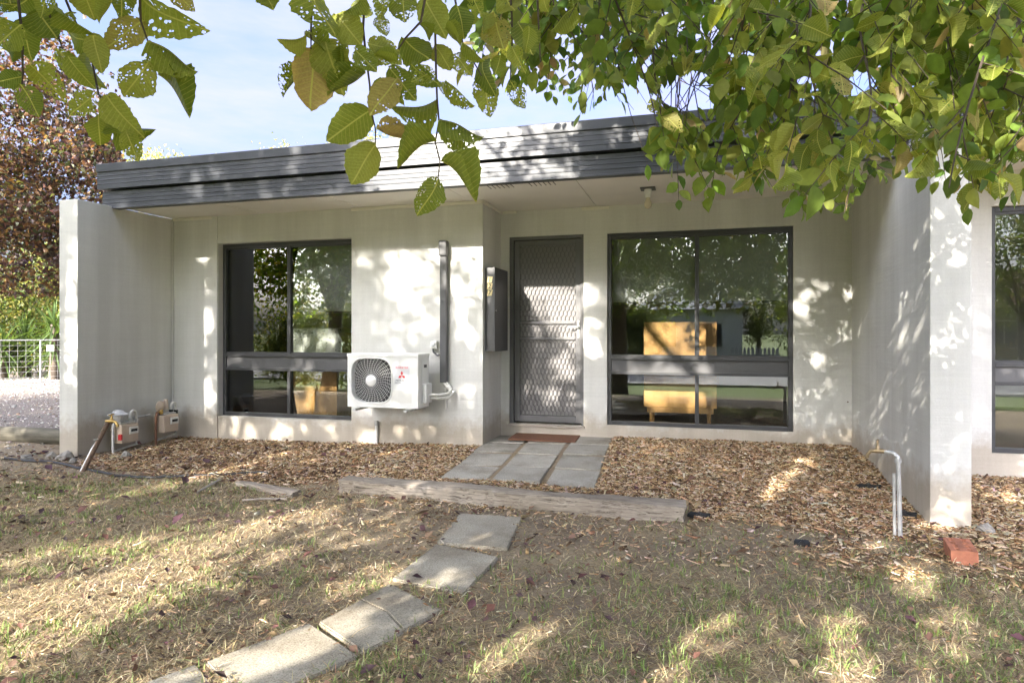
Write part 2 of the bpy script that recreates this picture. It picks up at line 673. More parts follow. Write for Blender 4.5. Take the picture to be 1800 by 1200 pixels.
M['oldbrass'] = simple('dull_brass', (.42, .32, .19), .5, .8, var=.35, scale=30)
M['galv'] = simple('galvanised', (.52, .52, .51), .48, .55, var=.3, scale=18)
M['rust'] = simple('rusty_steel', (.17, .115, .08), .75, .2, var=.5, scale=22, c2=(.08, .05, .035))
M['beige'] = simple('meter_beige', (.56, .45, .35), .5, var=.1)
M['copper'] = simple('brown_copper', (.25, .13, .08), .5, .5, var=.3)
M['gold'] = simple('gold_plate', (.72, .60, .32), .4, .3, var=.08)
M['coir'] = simple('coir_mat', (.17, .075, .04), .98, var=.5, scale=90, bmp=.9)
M['brickred'] = simple('terracotta', (.40, .155, .09), .9, var=.4, scale=16, bmp=.6)
M['stone'] = simple('rubble_stone', (.30, .28, .25), .95, var=.5, scale=14, bmp=.9)
M['slab'] = m_slab('paver_concrete', (.30, .285, .25), (.40, .385, .345))
M['slab2'] = m_slab('stepping_concrete', (.30, .275, .225), (.43, .40, .335))
M['sleeper'] = m_wood('weathered_sleeper', (.15, .12, .09), (.33, .285, .23), (.47, .42, .35), 0, 9, 34, .9, .6, True)
M['log'] = m_wood('log_wood', (.06, .055, .04), (.13, .12, .09), (.19, .175, .14), 0, 8, 12, .9, .6)
M['tan'] = m_wood('tan_veneer', (.48, .24, .075), (.62, .335, .11), (.70, .40, .15), 2, 3, 10, .55, .05)
M['stickw'] = m_wood('grey_stick', (.25, .22, .18), (.42, .38, .33), None, 0, 8, 12, .9)
M['bark'] = m_wood('bark', (.05, .038, .028), (.12, .095, .07), (.18, .15, .12), 2, 9, 5, .95, .9)
M['twig'] = simple('twig_bark', (.07, .052, .04), .8, var=.35, scale=40)
M['leaf'] = m_leaf()
M['canopy'] = m_attr('canopy_leaf', .5, .40, (1.6, 1.55, .7), .3, .2, 40)
M['chips'] = m_attr('mulch_chip', .9, 0, spec=.15, var=.3, scale=70)
M['blade'] = m_attr('grass_blade', .7, .25, (1.4, 1.4, .8), .2, .1, 20)
M['litter'] = m_attr('litter_leaf', .75, .1, (1.2, 1.0, .8), .25, .25, 60)
M['ground'] = m_ground()
M['asphalt'] = simple('asphalt', (.15, .15, .15), .9, var=.25, scale=6, bmp=.3)
M['path'] = simple('footpath_concrete', (.42, .40, .37), .9, var=.15, scale=3, bmp=.2)
M['floral'] = m_cloth()
M['blue'] = simple('blue_plastic', (.05, .13, .30), .4, var=.1)
M['bulb'] = simple('bulb_glass', (.62, .55, .42), .25, var=.1, bmp=0)
M['housewhite'] = simple('white_board', (.80, .80, .78), .7, var=.05)
M['brickwall'] = simple('fawn_brick', (.36, .30, .23), .9, var=.15)
M['tileroof'] = simple('roof_tile', (.22, .10, .065), .85, var=.3, scale=4)
M['picket'] = simple('picket_grey', (.34, .34, .36), .8, var=.15)

# ------------------------------------------------------------------ the ground
xs = np.unique(np.concatenate([np.linspace(-600, -40, 15), np.linspace(-40, -9, 32), np.arange(-9, 3.6, .045), np.linspace(3.6, 40, 32), np.linspace(40, 600, 15)]).round(4))
ys = np.unique(np.concatenate([np.linspace(-600, -40, 15), np.linspace(-40, 1.2, 50), np.arange(1.2, 7.2, .045), np.linspace(7.2, 40, 24), np.linspace(40, 600, 15)]).round(4))
X, Y = np.meshgrid(xs, ys)
Z = gh(X, Y)
wob = bumps(X * 1.6, Y * 1.6, 0, 24)


def bedmask(x, y):
    w = bumps(x * 1.6, y * 1.6, 0, 24) * .16 + bumps(x * 5, y * 5, 6, 24) * .14
    front = np.where(x < -2.8, 4.62, np.where(x < 0, 4.58, 3.85))          # edge of the mulch
    m = S((y - front + w + .12) / .5) * S((x + 5.95 + w * .4) / .15)
    m2 = S((y - 3.95 + w) / .5) * (x > 1.75)
    return np.where(x < 1.75, m, m2)


mul = bedmask(X, Y) * (1 - ((X > -2.2) & (X < -.72) & (Y > 5.02) & (Y < 6.99)) * .85)
drv = S((-6.3 - X + wob * .3) / .6) * S((Y - 4.6 + wob * .3) / .5) * (Y < 60)
far = S((-0.2 - Y + wob * .3) / 1.0)
col = np.stack([mul.ravel(), drv.ravel(), np.clip(far, 0, 1).ravel()], 1)
nx, ny = len(xs), len(ys)
idx = np.arange(nx * ny).reshape(ny, nx)
quads = np.stack([idx[:-1, :-1].ravel(), idx[:-1, 1:].ravel(), idx[1:, 1:].ravel(), idx[1:, :-1].ravel()], 1)
gme = np_mesh('ground', np.stack([X.ravel(), Y.ravel(), Z.ravel()], 1), quads, col)
gme.polygons.foreach_set('use_smooth', [True] * len(gme.polygons))
g = obj('ground', gme, M['ground'])
g['kind'] = 'structure'


def strip(name, y0, y1, dz, mat, x0=-150, x1=150, n=60):
    xs_ = np.linspace(x0, x1, n)
    m = MB()
    yy = np.linspace(y0, y1, 6)
    V = [(x, y, float(gh(x, y)) + dz) for y in yy for x in xs_]
    Fq = [(j * n + i, j * n + i + 1, (j + 1) * n + i + 1, (j + 1) * n + i) for j in range(5) for i in range(n - 1)]
    m.add(V, Fq)
    o = obj(name, m, mat)
    o['kind'] = 'structure'
    return o


strip('footpath', -2.9, -1.6, .012, M['path'])
strip('road', -15.5, -8.2, .006, M['asphalt'])
km = MB()
km.box(-150, 150, -8.2, -8.05, -.6, -.42, .01)
kb = obj('kerb', km, M['path'])
kb['kind'] = 'structure'

# ------------------------------------------------------------------ the house
ZR = lambda r: r + CAMZ                  # heights measured from the camera's level
YW, YP, YF = 6.97, 6.33, 5.49            # recessed wall, projecting wall, fascia front
ZS = ZR(1.37)
XL, XC, XR = -6.03, -2.105, 1.487        # left fin inner face, alcove corner, right fin inner face
house = thing('house', (-2.0, 7.0, 0.0), 'single storey grey rendered unit with dark flat roof fascia and fin walls', 'house')


def wall_with_opening(name, x0, x1, y0, y1, z0, z1, ops, parent):
    """a wall slab between x0 and x1 with rectangular openings (ox0, ox1, oz0, oz1)"""
    m = MB()
    cuts = sorted(set([x0, x1] + [o[0] for o in ops] + [o[1] for o in ops]))
    for a, b in zip(cuts[:-1], cuts[1:]):
        op = [o for o in ops if o[0] <= a + 1e-6 and o[1] >= b - 1e-6]
        if op:
            m.box(a, b, y0, y1, z0, op[0][2])
            m.box(a, b, y0, y1, op[0][3], z1)
        else:
            m.box(a, b, y0, y1, z0, z1)
    me = m.mesh(name)
    bm = bmesh.new()
    bm.from_mesh(me)
    bmesh.ops.remove_doubles(bm, verts=bm.verts, dist=1e-4)
    inner = {}
    for f in bm.faces:
        inner.setdefault(tuple(sorted(v.index for v in f.verts)), []).append(f)
    dead = [f for fl in inner.values() if len(fl) > 1 for f in fl]
    bmesh.ops.delete(bm, geom=dead, context='FACES')
    bmesh.ops.dissolve_limit(bm, angle_limit=.01, verts=bm.verts, edges=bm.edges)
    bm.to_mesh(me)
    bm.free()
    return obj(name, me, M['wall'], parent)


WINL = (-5.388, -3.632, ZR(-.975), ZR(1.048))      # left window opening
WINR = (-.905, .958, ZR(-.993), ZR(1.074))         # right window opening
DOOR = (-2.005, -1.160, ZR(-1.015), ZR(1.078))
WINN = (2.43, 4.15, ZR(-1.02), ZR(1.073))          # neighbour window

# left: piers proud of the infill round the window
obj('wall', MB().box(XL - .02, -5.393, YP, YP + .25, -.2, ZS), M['wall'], house)
wall_with_opening('wall', -5.393, -3.627, YP + .014, YP + .25, -.2, ZS, [WINL], house)
obj('wall', MB().box(-3.627, XC, YP, YP + .25, -.2, ZS, .004), M['wall'], house)
obj('wall', MB().box(XC - .25, XC, YP + .25, YW + .25, -.2, ZS), M['wall'], house)
wall_with_opening('wall', XC, XR + .02, YW, YW + .25, -.2, ZS, [DOOR, WINR], house)
obj('fin_wall', MB().box(-6.27, XL, 5.09, 13.0, -.3, ZR(1.362), .008), M['wall'], house)
obj('fin_wall', MB().box(XR, 1.724, 4.80, 13.0, -.3, ZR(1.362), .008), M['wall'], house)
wall_with_opening('wall', 1.724, 6.0, 6.36, 6.61, -.2, ZS, [WINN], house)
obj('inner_wall', MB().box(XL, 8.0, 11.0, 11.2, -.1, ZS), M['innerwall'], house)
obj('inner_wall', MB().box(-2.45, -2.36, YW + .25, 11.0, -.1, ZS), M['innerwall'], house)
obj('inner_wall', MB().box(5.99, 6.1, 6.61, 11.0, -.1, ZS), M['innerwall'], house)
obj('inner_floor', MB().box(XL, -2.36, YP + .2, 11.0, -.02, .19), M['carpet'], house)
obj('inner_floor', MB().box(-2.359, XR, YW + .2, 11.0, -.02, .19), M['carpet'], house)
obj('inner_floor', MB().box(1.725, 6.0, 6.58, 11.0, -.02, .19), M['carpet'], house)

# roof: slab, two banded fascia profile of ribbed steel
obj('roof', MB().box(-6.15, 6.4, YF + .10, 13.2, ZS + .02, ZR(1.795)), M['roof'], house)


def ribs(y, z0, z1, n, d=.0045, h=.007):
    """ribbed face going up from z0 to z1 at depth y"""
    p = [(y, z0)]
    for i in range(n):
        zc = z0 + (z1 - z0) * (i + 1) / (n + 1)
        p += [(y, zc - h), (y - d, zc - h * .35), (y - d, zc + h * .35), (y, zc + h)]
    p.append((y, z1))
    return p


low = [(YF + .09, ZR(1.338)), (YF, ZR(1.338)), (YF, ZR(1.352))] + ribs(YF + .006, ZR(1.356), ZR(1.524), 3) + [(YF + .09, ZR(1.524))]
obj('fascia', MB().extrude_x(low, -6.16, 6.4), M['fascia'], house)
up = [(YF + .09, ZR(1.545)), (YF - .035, ZR(1.545))] + ribs(YF - .035, ZR(1.556), ZR(1.725), 3) + \
     [(YF - .05, ZR(1.728)), (YF - .052, ZR(1.806)), (YF - .045, ZR(1.812)), (YF + .2, ZR(1.822)), (YF + .2, ZR(1.80)), (YF + .09, ZR(1.79))]
obj('fascia', MB().extrude_x(up, -6.19, 6.4), M['fascia'], house)
for x in (-3.05, -.1):                                       # lap joints in the fascia lengths
    obj('fascia_joiner', MB().box(x, x + .035, YF - .0545, YF - .03, ZR(1.732), ZR(1.81)), M['fascia'], house)

# soffit sheets with open joints between them, each a sheet of its own
sx = [-6.03, -4.80, -3.53, -2.26, -1.02, .22, 1.46]
for a, b in zip(sx[:-1], sx[1:]):
    y1 = YW + .02
    m = MB()
    m.box(a + .004, b - .004, YF + .092, y1, ZS + .001, ZS + .012)
    s = obj('soffit_sheet', m, M['soffit'], house)
for a, b in ((1.74, 3.0), (3.01, 4.3), (4.31, 6.0)):
    obj('soffit_sheet', MB().box(a, b, YF + .092, 6.4, ZS + .001, ZS + .012), M['soffit'], house)
obj('ceiling', MB().box(XL, 6.0, YF + .1, 11.0, ZS + .013, ZS + .018), M['soffit'], house)
for x0 in (-1.86, -1.46):                                     # vent slots
    for k in range(6):
        obj('vent_slot', MB().box(x0 + k * .045, x0 + k * .045 + .007, 5.70, 5.84, ZS - .001, ZS + .004), M['dark'], house)
for x in sx[1:4]:
    obj('joint_strip', MB().box(x - .014, x + .014, YF + .1, YP - .04, ZS - .004, ZS + .002), M['soffit'], house)

# cover strips on the wall under the soffit
for (x0, x1, y, zt) in ((-6.0, -5.46, YP, ZS), (-3.62, XC + .02, YP, ZS), (-1.18, -.88, YW, ZS), (1.02, 1.40, YW, ZS)):
    obj('cover_strip', MB().box(x0, x1, y - .026, y - .001, zt - .034, zt - .002, .003), M['trim'], house)
obj('cover_strip', MB().box(XC + .001, XC + .026, YP - .026, YW - .004, ZS - .034, ZS - .002, .003), M['trim'], house)
obj('cover_strip', MB().box(XC + .03, XC + .19, YW - .026, YW - .001, ZS - .030, ZS - .002, .003), M['trim'], house)


def window(ops, y, mull, rail, name='window', label=None):
    """aluminium window: outer frame, mullion, rail panel, four panes"""
    x0, x1, z0, z1 = ops
    w = .042
    fr = MB()
    fr.box(x0, x0 + w, y, y + .07, z0, z1, .003)
    fr.box(x1 - w, x1, y, y + .07, z0, z1, .003)
    fr.box(x0 + w, x1 - w, y + .001, y + .069, z0, z0 + w, .003)
    fr.box(x0 + w, x1 - w, y + .001, y + .069, z1 - w, z1, .003)
    root = obj('window', fr, M['frame'], house)
    if label:
        root['label'] = label
    rb, rt = rail
    obj('transom_panel', MB().box(x0 + w, x1 - w, y + .016, y + .05, rb + .03, rt - .03), M['panel'], root)
    obj('transom', MB().box(x0 + w, x1 - w, y - .004, y + .066, rt - .034, rt, .003), M['frame'], root)
    obj('transom', MB().box(x0 + w, x1 - w, y - .002, y + .066, rb, rb + .032, .003), M['frame'], root)
    obj('mullion', MB().box(mull - .022, mull + .022, y + .004, y + .062, rt, z1 - w, .003), M['frame'], root)
    obj('mullion', MB().box(mull - .020, mull + .020, y + .004, y + .062, z0 + w, rb, .003), M['frame'], root)
    for (a, b, c, d) in ((x0 + w, mull - .022, rt, z1 - w), (mull + .022, x1 - w, rt, z1 - w),
                         (x0 + w, mull - .020, z0 + w, rb), (mull + .020, x1 - w, z0 + w, rb)):
        obj('pane', MB().box(a - .004, b + .004, y + .030, y + .034, c - .004, d + .004), M['glass'], root)
    # sliding sash rims inside the outer frame
    for (a, b) in ((x0 + w, mull - .022), (mull + .022, x1 - w)):
        obj('sash', MB().box(a, b, y + .012, y + .029, z1 - w - .022, z1 - w), M['frame'], root)
        obj('sash', MB().box(a, b, y + .012, y + .029, rt, rt + .022), M['frame'], root)
    return root


window(WINL, YP + .092, -4.49, (ZR(-.438), ZR(-.243)))
window(WINR, YW + .03, .029, (ZR(-.446), ZR(-.256)))
window(WINN, 6.40, 3.3, (ZR(-.446), ZR(-.256)))
# white painted inner jambs
obj('inner_jamb', MB().box(-5.345, -5.285, YP + .165, YP + .30, ZR(-.94), ZR(1.01)), M['white'], house)
obj('inner_jamb', MB().box(.93, .955, YW + .12, YW + .25, ZR(-.96), ZR(1.04)), M['white'], house)

# roller blinds hang behind the upper panes
for (x0, x1, y, zb, lab) in ((-5.25, -3.66, YP + .25, ZR(.25), 'dark roller blind half down behind the left window beside the air conditioner'),
                             (-.86, .92, YW + .17, ZR(.335), 'dark roller blind half down behind the wide window right of the door')):
    bl = thing('roller_blind', ((x0 + x1) / 2, y, zb), lab, 'blind', 'roller blinds in the windows')
    obj('fabric', MB().box(x0, x1, y, y + .003, zb, ZR(1.02)), M['blind'], bl)
    obj('bottom_rail', MB().box(x0, x1, y - .006, y + .01, zb - .025, zb, .003), M['frame'], bl)
    obj('roller', MB().tube([(x0, y + .03, ZR(1.03)), (x1, y + .03, ZR(1.03))], .022, 12), M['frame'], bl, True)

# ---- security door
dx0, dx1, dz0, dz1 = DOOR
yd = YW + .045
jb = MB()
jb.box(dx0, dx0 + .045, YW + .02, YW + .12, dz0, dz1)
jb.box(dx1 - .03, dx1, YW + .02, YW + .12, dz0, dz1)
jb.box(dx0 + .045, dx1 - .03, YW + .02, YW + .12, dz1 - .035, dz1)
door = obj('door', jb, M['door'], house)
door['label'] = 'charcoal security screen door with diamond grille'
lx0, lx1, lz0, lz1 = dx0 + .05, dx1 - .034, dz0 + .02, dz1 - .04
fw = .062
fm = MB()
fm.box(lx0, lx0 + fw, yd, yd + .03, lz0, lz1, .004)
fm.box(lx1 - fw, lx1, yd, yd + .03, lz0, lz1, .004)
fm.box(lx0 + fw, lx1 - fw, yd + .001, yd + .029, lz0, lz0 + .075, .004)
fm.box(lx0 + fw, lx1 - fw, yd + .001, yd + .029, lz1 - .065, lz1, .004)
obj('door_frame', fm, M['door'], door)
r1, r2 = ZR(.115), ZR(-.062)
for r in (r1, r2):
    obj('door_rail', MB().box(lx0 + fw, lx1 - fw, yd - .003, yd + .028, r - .016, r + .016, .004), M['door'], door)
gm = MB()                                                      # expanded steel grille: mirrored zigzag strands
gx0, gx1, gz0, gz1 = lx0 + fw, lx1 - fw, lz0 + .075, lz1 - .065
ncol = 28
pw = (gx1 - gx0) / ncol
ph_ = .118
for i in range(ncol + 1):
    xc = gx0 + i * pw
    z = gz0
    pts = []
    k = 0
    while z < gz1:
        sgn = 1 if (i + k) % 2 == 0 else -1
        pts += [(xc + sgn * pw * .40, z), (xc + sgn * pw * .40, min(gz1, z + ph_ * .32))]
        z += ph_ * .5
        k += 1
    pts = [(min(max(p[0], gx0), gx1), min(p[1], gz1)) for p in pts]
    for (a, b) in zip(pts[:-1], pts[1:]):
        d = Vector((b[0] - a[0], 0, b[1] - a[1]))
        if d.length < 1e-4:
            continue
        d.normalize()
        n_ = Vector((d.z, 0, -d.x)) * .0024
        q = []
        for yy in (yd + .006, yd + .011):
            for (pp, sg) in ((a, 1), (b, 1), (b, -1), (a, -1)):
                q.append((pp[0] + n_.x * sg, yy, pp[1] + n_.z * sg))
        gm.add(q, [(0, 1, 2, 3), (7, 6, 5, 4), (0, 4, 5, 1), (2, 6, 7, 3)])
gl = obj('grille', gm, M['door'], door)
obj('fly_screen', MB().box(gx0, gx1, yd + .0215, yd + .0235, gz0, gz1), M['screen'], door)
obj('door_leaf', MB().box(dx0 + .045, dx1 - .03, YW + .17, YW + .21, dz0, dz1), M['panel'], door)
hx = lx1 - .03
obj('handle', MB().box(hx - .014, hx + .014, yd - .008, yd - .001, r2 + .005, r1 + .02, .003)
    .tube([(hx, yd - .004, .5 * (r1 + r2) + .04), (hx, yd - .045, .5 * (r1 + r2) + .04), (hx - .02, yd - .05, .5 * (r1 + r2) + .04), (hx - .11, yd - .05, .5 * (r1 + r2) + .035)], [.009, .009, .009, .007], 8)
    .tube([(hx, yd - .004, .5 * (r1 + r2) - .01), (hx, yd - .02, .5 * (r1 + r2) - .01)], .011, 10), M['galv'], door, True)
for hz in (dz0 + .25, dz0 + 1.0, dz1 - .25):
    obj('hinge', MB().tube([(lx0 - .002, yd - .004, hz - .04), (lx0 - .002, yd - .004, hz + .04)], .007, 8), M['door'], door)
obj('door_step', MB().box(dx0 - .01, dx1 + .01, YW - .02, YW + .2, dz0 - .028, dz0 - .002, .004), M['stickw'], house)

# ------------------------------------------------------------------ things on the wall
# meter box with house number
mb_ = thing('meter_box', (XC + .05, 6.64, ZR(-.19)), 'tall dark grey meter box with gold house number beside the door', 'meter box')
obj('case', MB().box(XC + .001, -2.012, 6.405, 6.88, ZR(-.19), ZR(.68), .004), M['panel'], mb_)
obj('lid', MB().box(-2.0118, -1.998, 6.398, 6.885, ZR(-.195), ZR(.686), .003), M['panel'], mb_)
lv = MB()
for k in range(5):
    lv.box(-1.9985, -1.994, 6.50, 6.78, ZR(.56) + k * .02, ZR(.569) + k * .02)
obj('louvre', lv, M['panel'], mb_)
obj('lock', MB().tube([(-1.999, 6.44, ZR(.235)), (-1.990, 6.44, ZR(.235))], .01, 10), M['galv'], mb_, True)


def text_mesh(txt, size, M4, depth=.0015):
    cu = bpy.data.curves.new('text', 'FONT')
    cu.body = txt
    cu.size = size
    cu.align_x = 'CENTER'
    cu.align_y = 'CENTER'
    cu.extrude = depth
    cu.resolution_u = 4
    o = bpy.data.objects.new('text_tmp', cu)
    COL.objects.link(o)
    bpy.context.view_layer.update()
    me = bpy.data.meshes.new_from_object(o.evaluated_get(bpy.context.evaluated_depsgraph_get()))
    bpy.data.objects.remove(o)
    bpy.data.curves.remove(cu)
    me.transform(M4)
    me.materials.clear()
    return me


FACE = Matrix.Rotation(PI / 2, 4, 'X')          # text in the XZ plane facing -Y
for i, ch in enumerate('127'):
    zc = ZR(.555) - i * .068
    xc = XC + .053
    sk = Matrix.Shear('XY', 4, (.22, 0)) if False else Matrix.Identity(4)
    p = MB()
    s_ = .006
    p.add([(xc - .026 - s_, 6.4035, zc - .031), (xc + .026 - s_, 6.4035, zc - .031), (xc + .026 + s_, 6.4035, zc + .031), (xc - .026 + s_, 6.4035, zc + .031),
           (xc - .026 - s_, 6.401, zc - .031), (xc + .026 - s_, 6.401, zc - .031), (xc + .026 + s_, 6.401, zc + .031), (xc - .026 + s_, 6.401, zc + .031)],
          [(0, 1, 2, 3), (4, 5, 6, 7), (0, 1, 5, 4), (1, 2, 6, 5), (2, 3, 7, 6), (3, 0, 4, 7)])
    pl = obj('number_plate', p, M['gold'], mb_)
    pl['label'] = 'slanted gold plate with the digit ' + ch
    me = text_mesh(ch, .068, Matrix.Translation((xc, 6.399, zc - .001)) @ FACE @ Matrix(((1, .18, 0, 0), (0, 1, 0, 0), (0, 0, 1, 0), (0, 0, 0, 1))))
    obj('digit', me, M['ink'], pl)

# ---- air conditioner outdoor unit
ax0, ax1, ay0, ay1, az0, az1 = -3.425, -2.640, 5.90, 6.17, ZR(-.755), ZR(-.222)
acu = thing('air_conditioner', ((ax0 + ax1) / 2, 6.05, az0), 'white split system outdoor unit with round fan grille on wall brackets', 'air conditioner')
fcx, fcz, fr_ = ax0 + .272, (az0 + az1) / 2 + .005, .222
body = MB()
nseg = 64


def sq(a, r, e=3.6):
    c, s_ = math.cos(a), math.sin(a)
    k = (abs(c) ** e + abs(s_) ** e) ** (-1 / e)
    return r * k * c, r * k * s_


# front sheet with a rounded square opening
loop, outer = [], []
fx0, fx1 = ax0, ax0 + 2 * (fcx - ax0)
for k in range(nseg):
    a = 2 * PI * (k + .5) / nseg
    x, z = sq(a, fr_)
    loop.append((fcx + x, ay0, fcz + z))
    c, s_ = math.cos(a), math.sin(a)
    hx_, hz_ = (fcx - ax0), None
    up_, dn_ = az1 - fcz, fcz - az0
    kx = hx_ / max(abs(c), 1e-6)
    kz = (up_ if s_ > 0 else dn_) / max(abs(s_), 1e-6)
    kk = min(kx, kz)
    outer.append((fcx + c * kk, ay0, fcz + s_ * kk))
back = [(p[0], ay0 + .06, p[2]) for p in loop]
body.add(loop + outer, [(k, (k + 1) % nseg, nseg + (k + 1) % nseg, nseg + k) for k in range(nseg)])
body.add(loop + back, [(k, (k + 1) % nseg, nseg + (k + 1) % nseg, nseg + k) for k in range(nseg)])
body.add([(fx1, ay0, az0), (ax1, ay0, az0), (ax1, ay0, az1), (fx1, ay0, az1)], [(0, 1, 2, 3)])
body.add([(ax0, ay0, az0), (ax1, ay0, az0), (ax1, ay1, az0), (ax0, ay1, az0), (ax0, ay0, az1), (ax1, ay0, az1), (ax1, ay1, az1), (ax0, ay1, az1)],
         [(0, 1, 2, 3), (4, 5, 6, 7), (1, 2, 6, 5), (2, 3, 7, 6), (3, 0, 4, 7)])
# corner wedges left open by the polar outline of the front sheet
for cx_, cz_ in ((ax0, az0), (ax0, az1), (fx1, az0), (fx1, az1)):
    o2 = sorted(outer, key=lambda p: (p[0] - cx_) ** 2 + (p[2] - cz_) ** 2)[:2]
    body.add([(cx_, ay0, cz_), o2[0], o2[1]], [(0, 1, 2)])
obj('casing', body, M['white'], acu)
obj('top_cover', MB().box(ax0 - .006, ax1 + .006, ay0 - .006, ay1 + .006, az1 - .02, az1 + .012, .006), M['white'], acu)
fan = MB().add([(p[0], ay0 + .0595, p[2]) for p in loop], [tuple(range(nseg))])
obj('fan_recess', fan, M['dark'], acu)
bl = MB()
for k in range(3):
    a0 = k * 2.094
    pts = []
    for j in range(9):
        a = a0 + j * .16
        pts.append((fcx + .045 * math.cos(a0 + .8), ay0 + .045, fcz + .045 * math.sin(a0 + .8)) if j == 0 else (fcx + .195 * math.cos(a), ay0 + .03 + j * .003, fcz + .195 * math.sin(a)))
    bl.add(pts, [tuple(range(9))])
obj('fan_blade', bl, M['black'], acu)
gr = MB()
for j in range(10):                                           # rings of the guard, bulging forward
    r = .05 + j * .019
    yb = ay0 - .012 + .010 * (r / .23) ** 2
    n_ = 44
    gr.tube([(fcx + r * math.cos(2 * PI * k / n_), yb, fcz + r * math.sin(2 * PI * k / n_)) for k in range(n_ + 1)], .0011, 4, False)
for k in range(36):
    a = 2 * PI * k / 36
    x1_, z1_ = sq(a, fr_ + .004)
    gr.tube([(fcx + .04 * math.cos(a), ay0 - .014, fcz + .04 * math.sin(a)), (fcx + .16 * math.cos(a + .10), ay0 - .010, fcz + .16 * math.sin(a + .10)), (fcx + x1_, ay0 - .003, fcz + z1_)], .0013, 4, False)
obj('fan_guard', gr, M['white'], acu)
rim = MB()
rim.tube([(fcx + sq(2 * PI * k / 64, fr_ + .008)[0], ay0 - .003, fcz + sq(2 * PI * k / 64, fr_ + .008)[1]) for k in range(65)], .008, 6, False)
obj('guard_rim', rim, M['white'], acu, True)
obj('fan_hub', MB().lathe([(.058, 0), (.058, .006), (.050, .011), (.001, .013)], Matrix.Translation((fcx, ay0 - .008, fcz)) @ Matrix.Rotation(PI / 2, 4, 'X'), 28), M['white'], acu, True)
obj('side_panel', MB().box(ax1 + .0005, ax1 + .006, ay0 + .08, ay1 - .02, az0 + .03, az1 - .05, .002), M['white'], acu)
obj('valve_cover', MB().box(ax1 + .0005, ax1 + .045, ay0 + .10, ay1 - .015, az0 + .04, az0 + .24, .012), M['white'], acu)
obj('grip_recess', MB().box(ax1 + .0062, ax1 + .0075, ay0 + .13, ay0 + .20, az1 - .13, az1 - .10), M['panel'], acu)
stx = -2.815
st = obj('sticker', MB().box(stx - .083, stx + .083, ay0 - .0015, ay0 - .0002, az1 - .295, az1 - .105), M['lens'], acu)
st['label'] = 'silver sticker with red lettering and a red three diamond emblem'
obj('lettering', text_mesh('INVERTER', .031, Matrix.Translation((stx, ay0 - .0025, az1 - .127)) @ FACE @ Matrix.Diagonal((1.0, .85, 1, 1)), .0008), M['red'], st)
em = MB()


def rhomb(cx_, cz_, ang, L=.030, W=.0175):
    ca, sa = math.cos(ang), math.sin(ang)
    pts = [(0, 0), (L * .5, W * .5), (L, 0), (L * .5, -W * .5)]
    q = [(cx_ + x * ca - z * sa, ay0 - .0026, cz_ + x * sa + z * ca) for x, z in pts] + [(cx_ + x * ca - z * sa, ay0 - .0014, cz_ + x * sa + z * ca) for x, z in pts]
    em.add(q, [(0, 1, 2, 3), (7, 6, 5, 4), (0, 1, 5, 4), (1, 2, 6, 5), (2, 3, 7, 6), (3, 0, 4, 7)])


for a in (90, 210, 330):
    rhomb(stx, az1 - .205, math.radians(a), .047, .027)
obj('emblem', em, M['red'], st)
obj('lettering', text_mesh('MITSUBISHI', .027, Matrix.Translation((stx, ay0 - .0025, az1 - .255)) @ FACE @ Matrix.Diagonal((1, .9, 1, 1)), .0008), M['ink'], st)
obj('lettering', text_mesh('HEAVY INDUSTRIES, LTD.', .0135, Matrix.Translation((stx, ay0 - .0025, az1 - .277)) @ FACE, .0006), M['ink'], st)
obj('notice', MB().box(stx - .115, stx + .105, ay0 - .0015, ay0 - .0002, az0 + .055, az0 + .175), M['offwhite'], acu)
for bx in (ax0 + .10, ax1 - .12):                              # wall brackets
    b_ = MB()
    b_.box(bx - .018, bx + .018, ay0 - .05, YP - .012, az0 - .036, az0 - .014, .003)
    b_.box(bx - .018, bx + .018, YP - .012, YP - .002, az0 - .06, az0 + .02, .003)
    obj('bracket', b_, M['galv'], acu)
    obj('foot', MB().box(bx - .03, bx + .03, ay0 + .02, ay0 + .07, az0 - .014, az0 - .001), M['white'], acu)
# pipes between the unit and the duct
for (dz_, r, oy) in ((0, .019, 0), (.035, .015, -.02)):
    pth = [(ax1 + .04, 6.10 + oy, az0 + .09 + dz_), (ax1 + .10, 6.14 + oy, az0 + .085 + dz_), (ax1 + .19, 6.22 + oy, az0 + .09 + dz_), (ax1 + .23 - dz_ * .6, 6.28, az0 + .13 + dz_), (-2.520 + dz_ - .02, 6.285, ZR(-.505))]
    obj('pipe', MB().tube([Vector(p) for p in pth], r, 10), M['offwhite'], acu, True)
obj('drain_tube', MB().tube([(-2.505, 6.30, ZR(-.50)), (-2.505, 6.30, ZR(-.70)), (-2.502, 6.305, ZR(-.80))], .011, 8), M['offwhite'], acu, True)

duct = thing('pipe_duct', (-2.52, 6.29, ZR(-.52)), 'tall charcoal plastic pipe duct on wall above white pipes', 'duct')
obj('channel', MB().box(-2.557, -2.483, 6.262, YP - .001, ZR(-.52), ZR(.86), .008), M['panel'], duct)
obj('end_cap', MB().box(-2.566, -2.474, 6.235, YP - .001, ZR(.80), ZR(.965), .022), M['panel'], duct)
iso = thing('isolator_switch', (-2.64, 6.30, ZR(-.16)), 'small grey weatherproof isolator switch beside the charcoal duct', 'switch')
obj('case', MB().box(-2.675, -2.603, 6.285, YP - .001, ZR(-.165), ZR(-.085), .006), M['offwhite'], iso)
obj('knob', MB().lathe([(.024, 0), (.024, .014), (.018, .018), (.002, .018)], Matrix.Translation((-2.640, 6.286, ZR(-.122))) @ Matrix.Rotation(PI / 2, 4, 'X'), 16), M['lens'], iso, True)
obj('cable', MB().tube([(-2.65, 6.305, ZR(-.165)), (-2.645, 6.30, ZR(-.20)), (-2.60, 6.30, ZR(-.235)), (-2.56, 6.30, ZR(-.23))], .009, 8), M['panel'], iso, True)
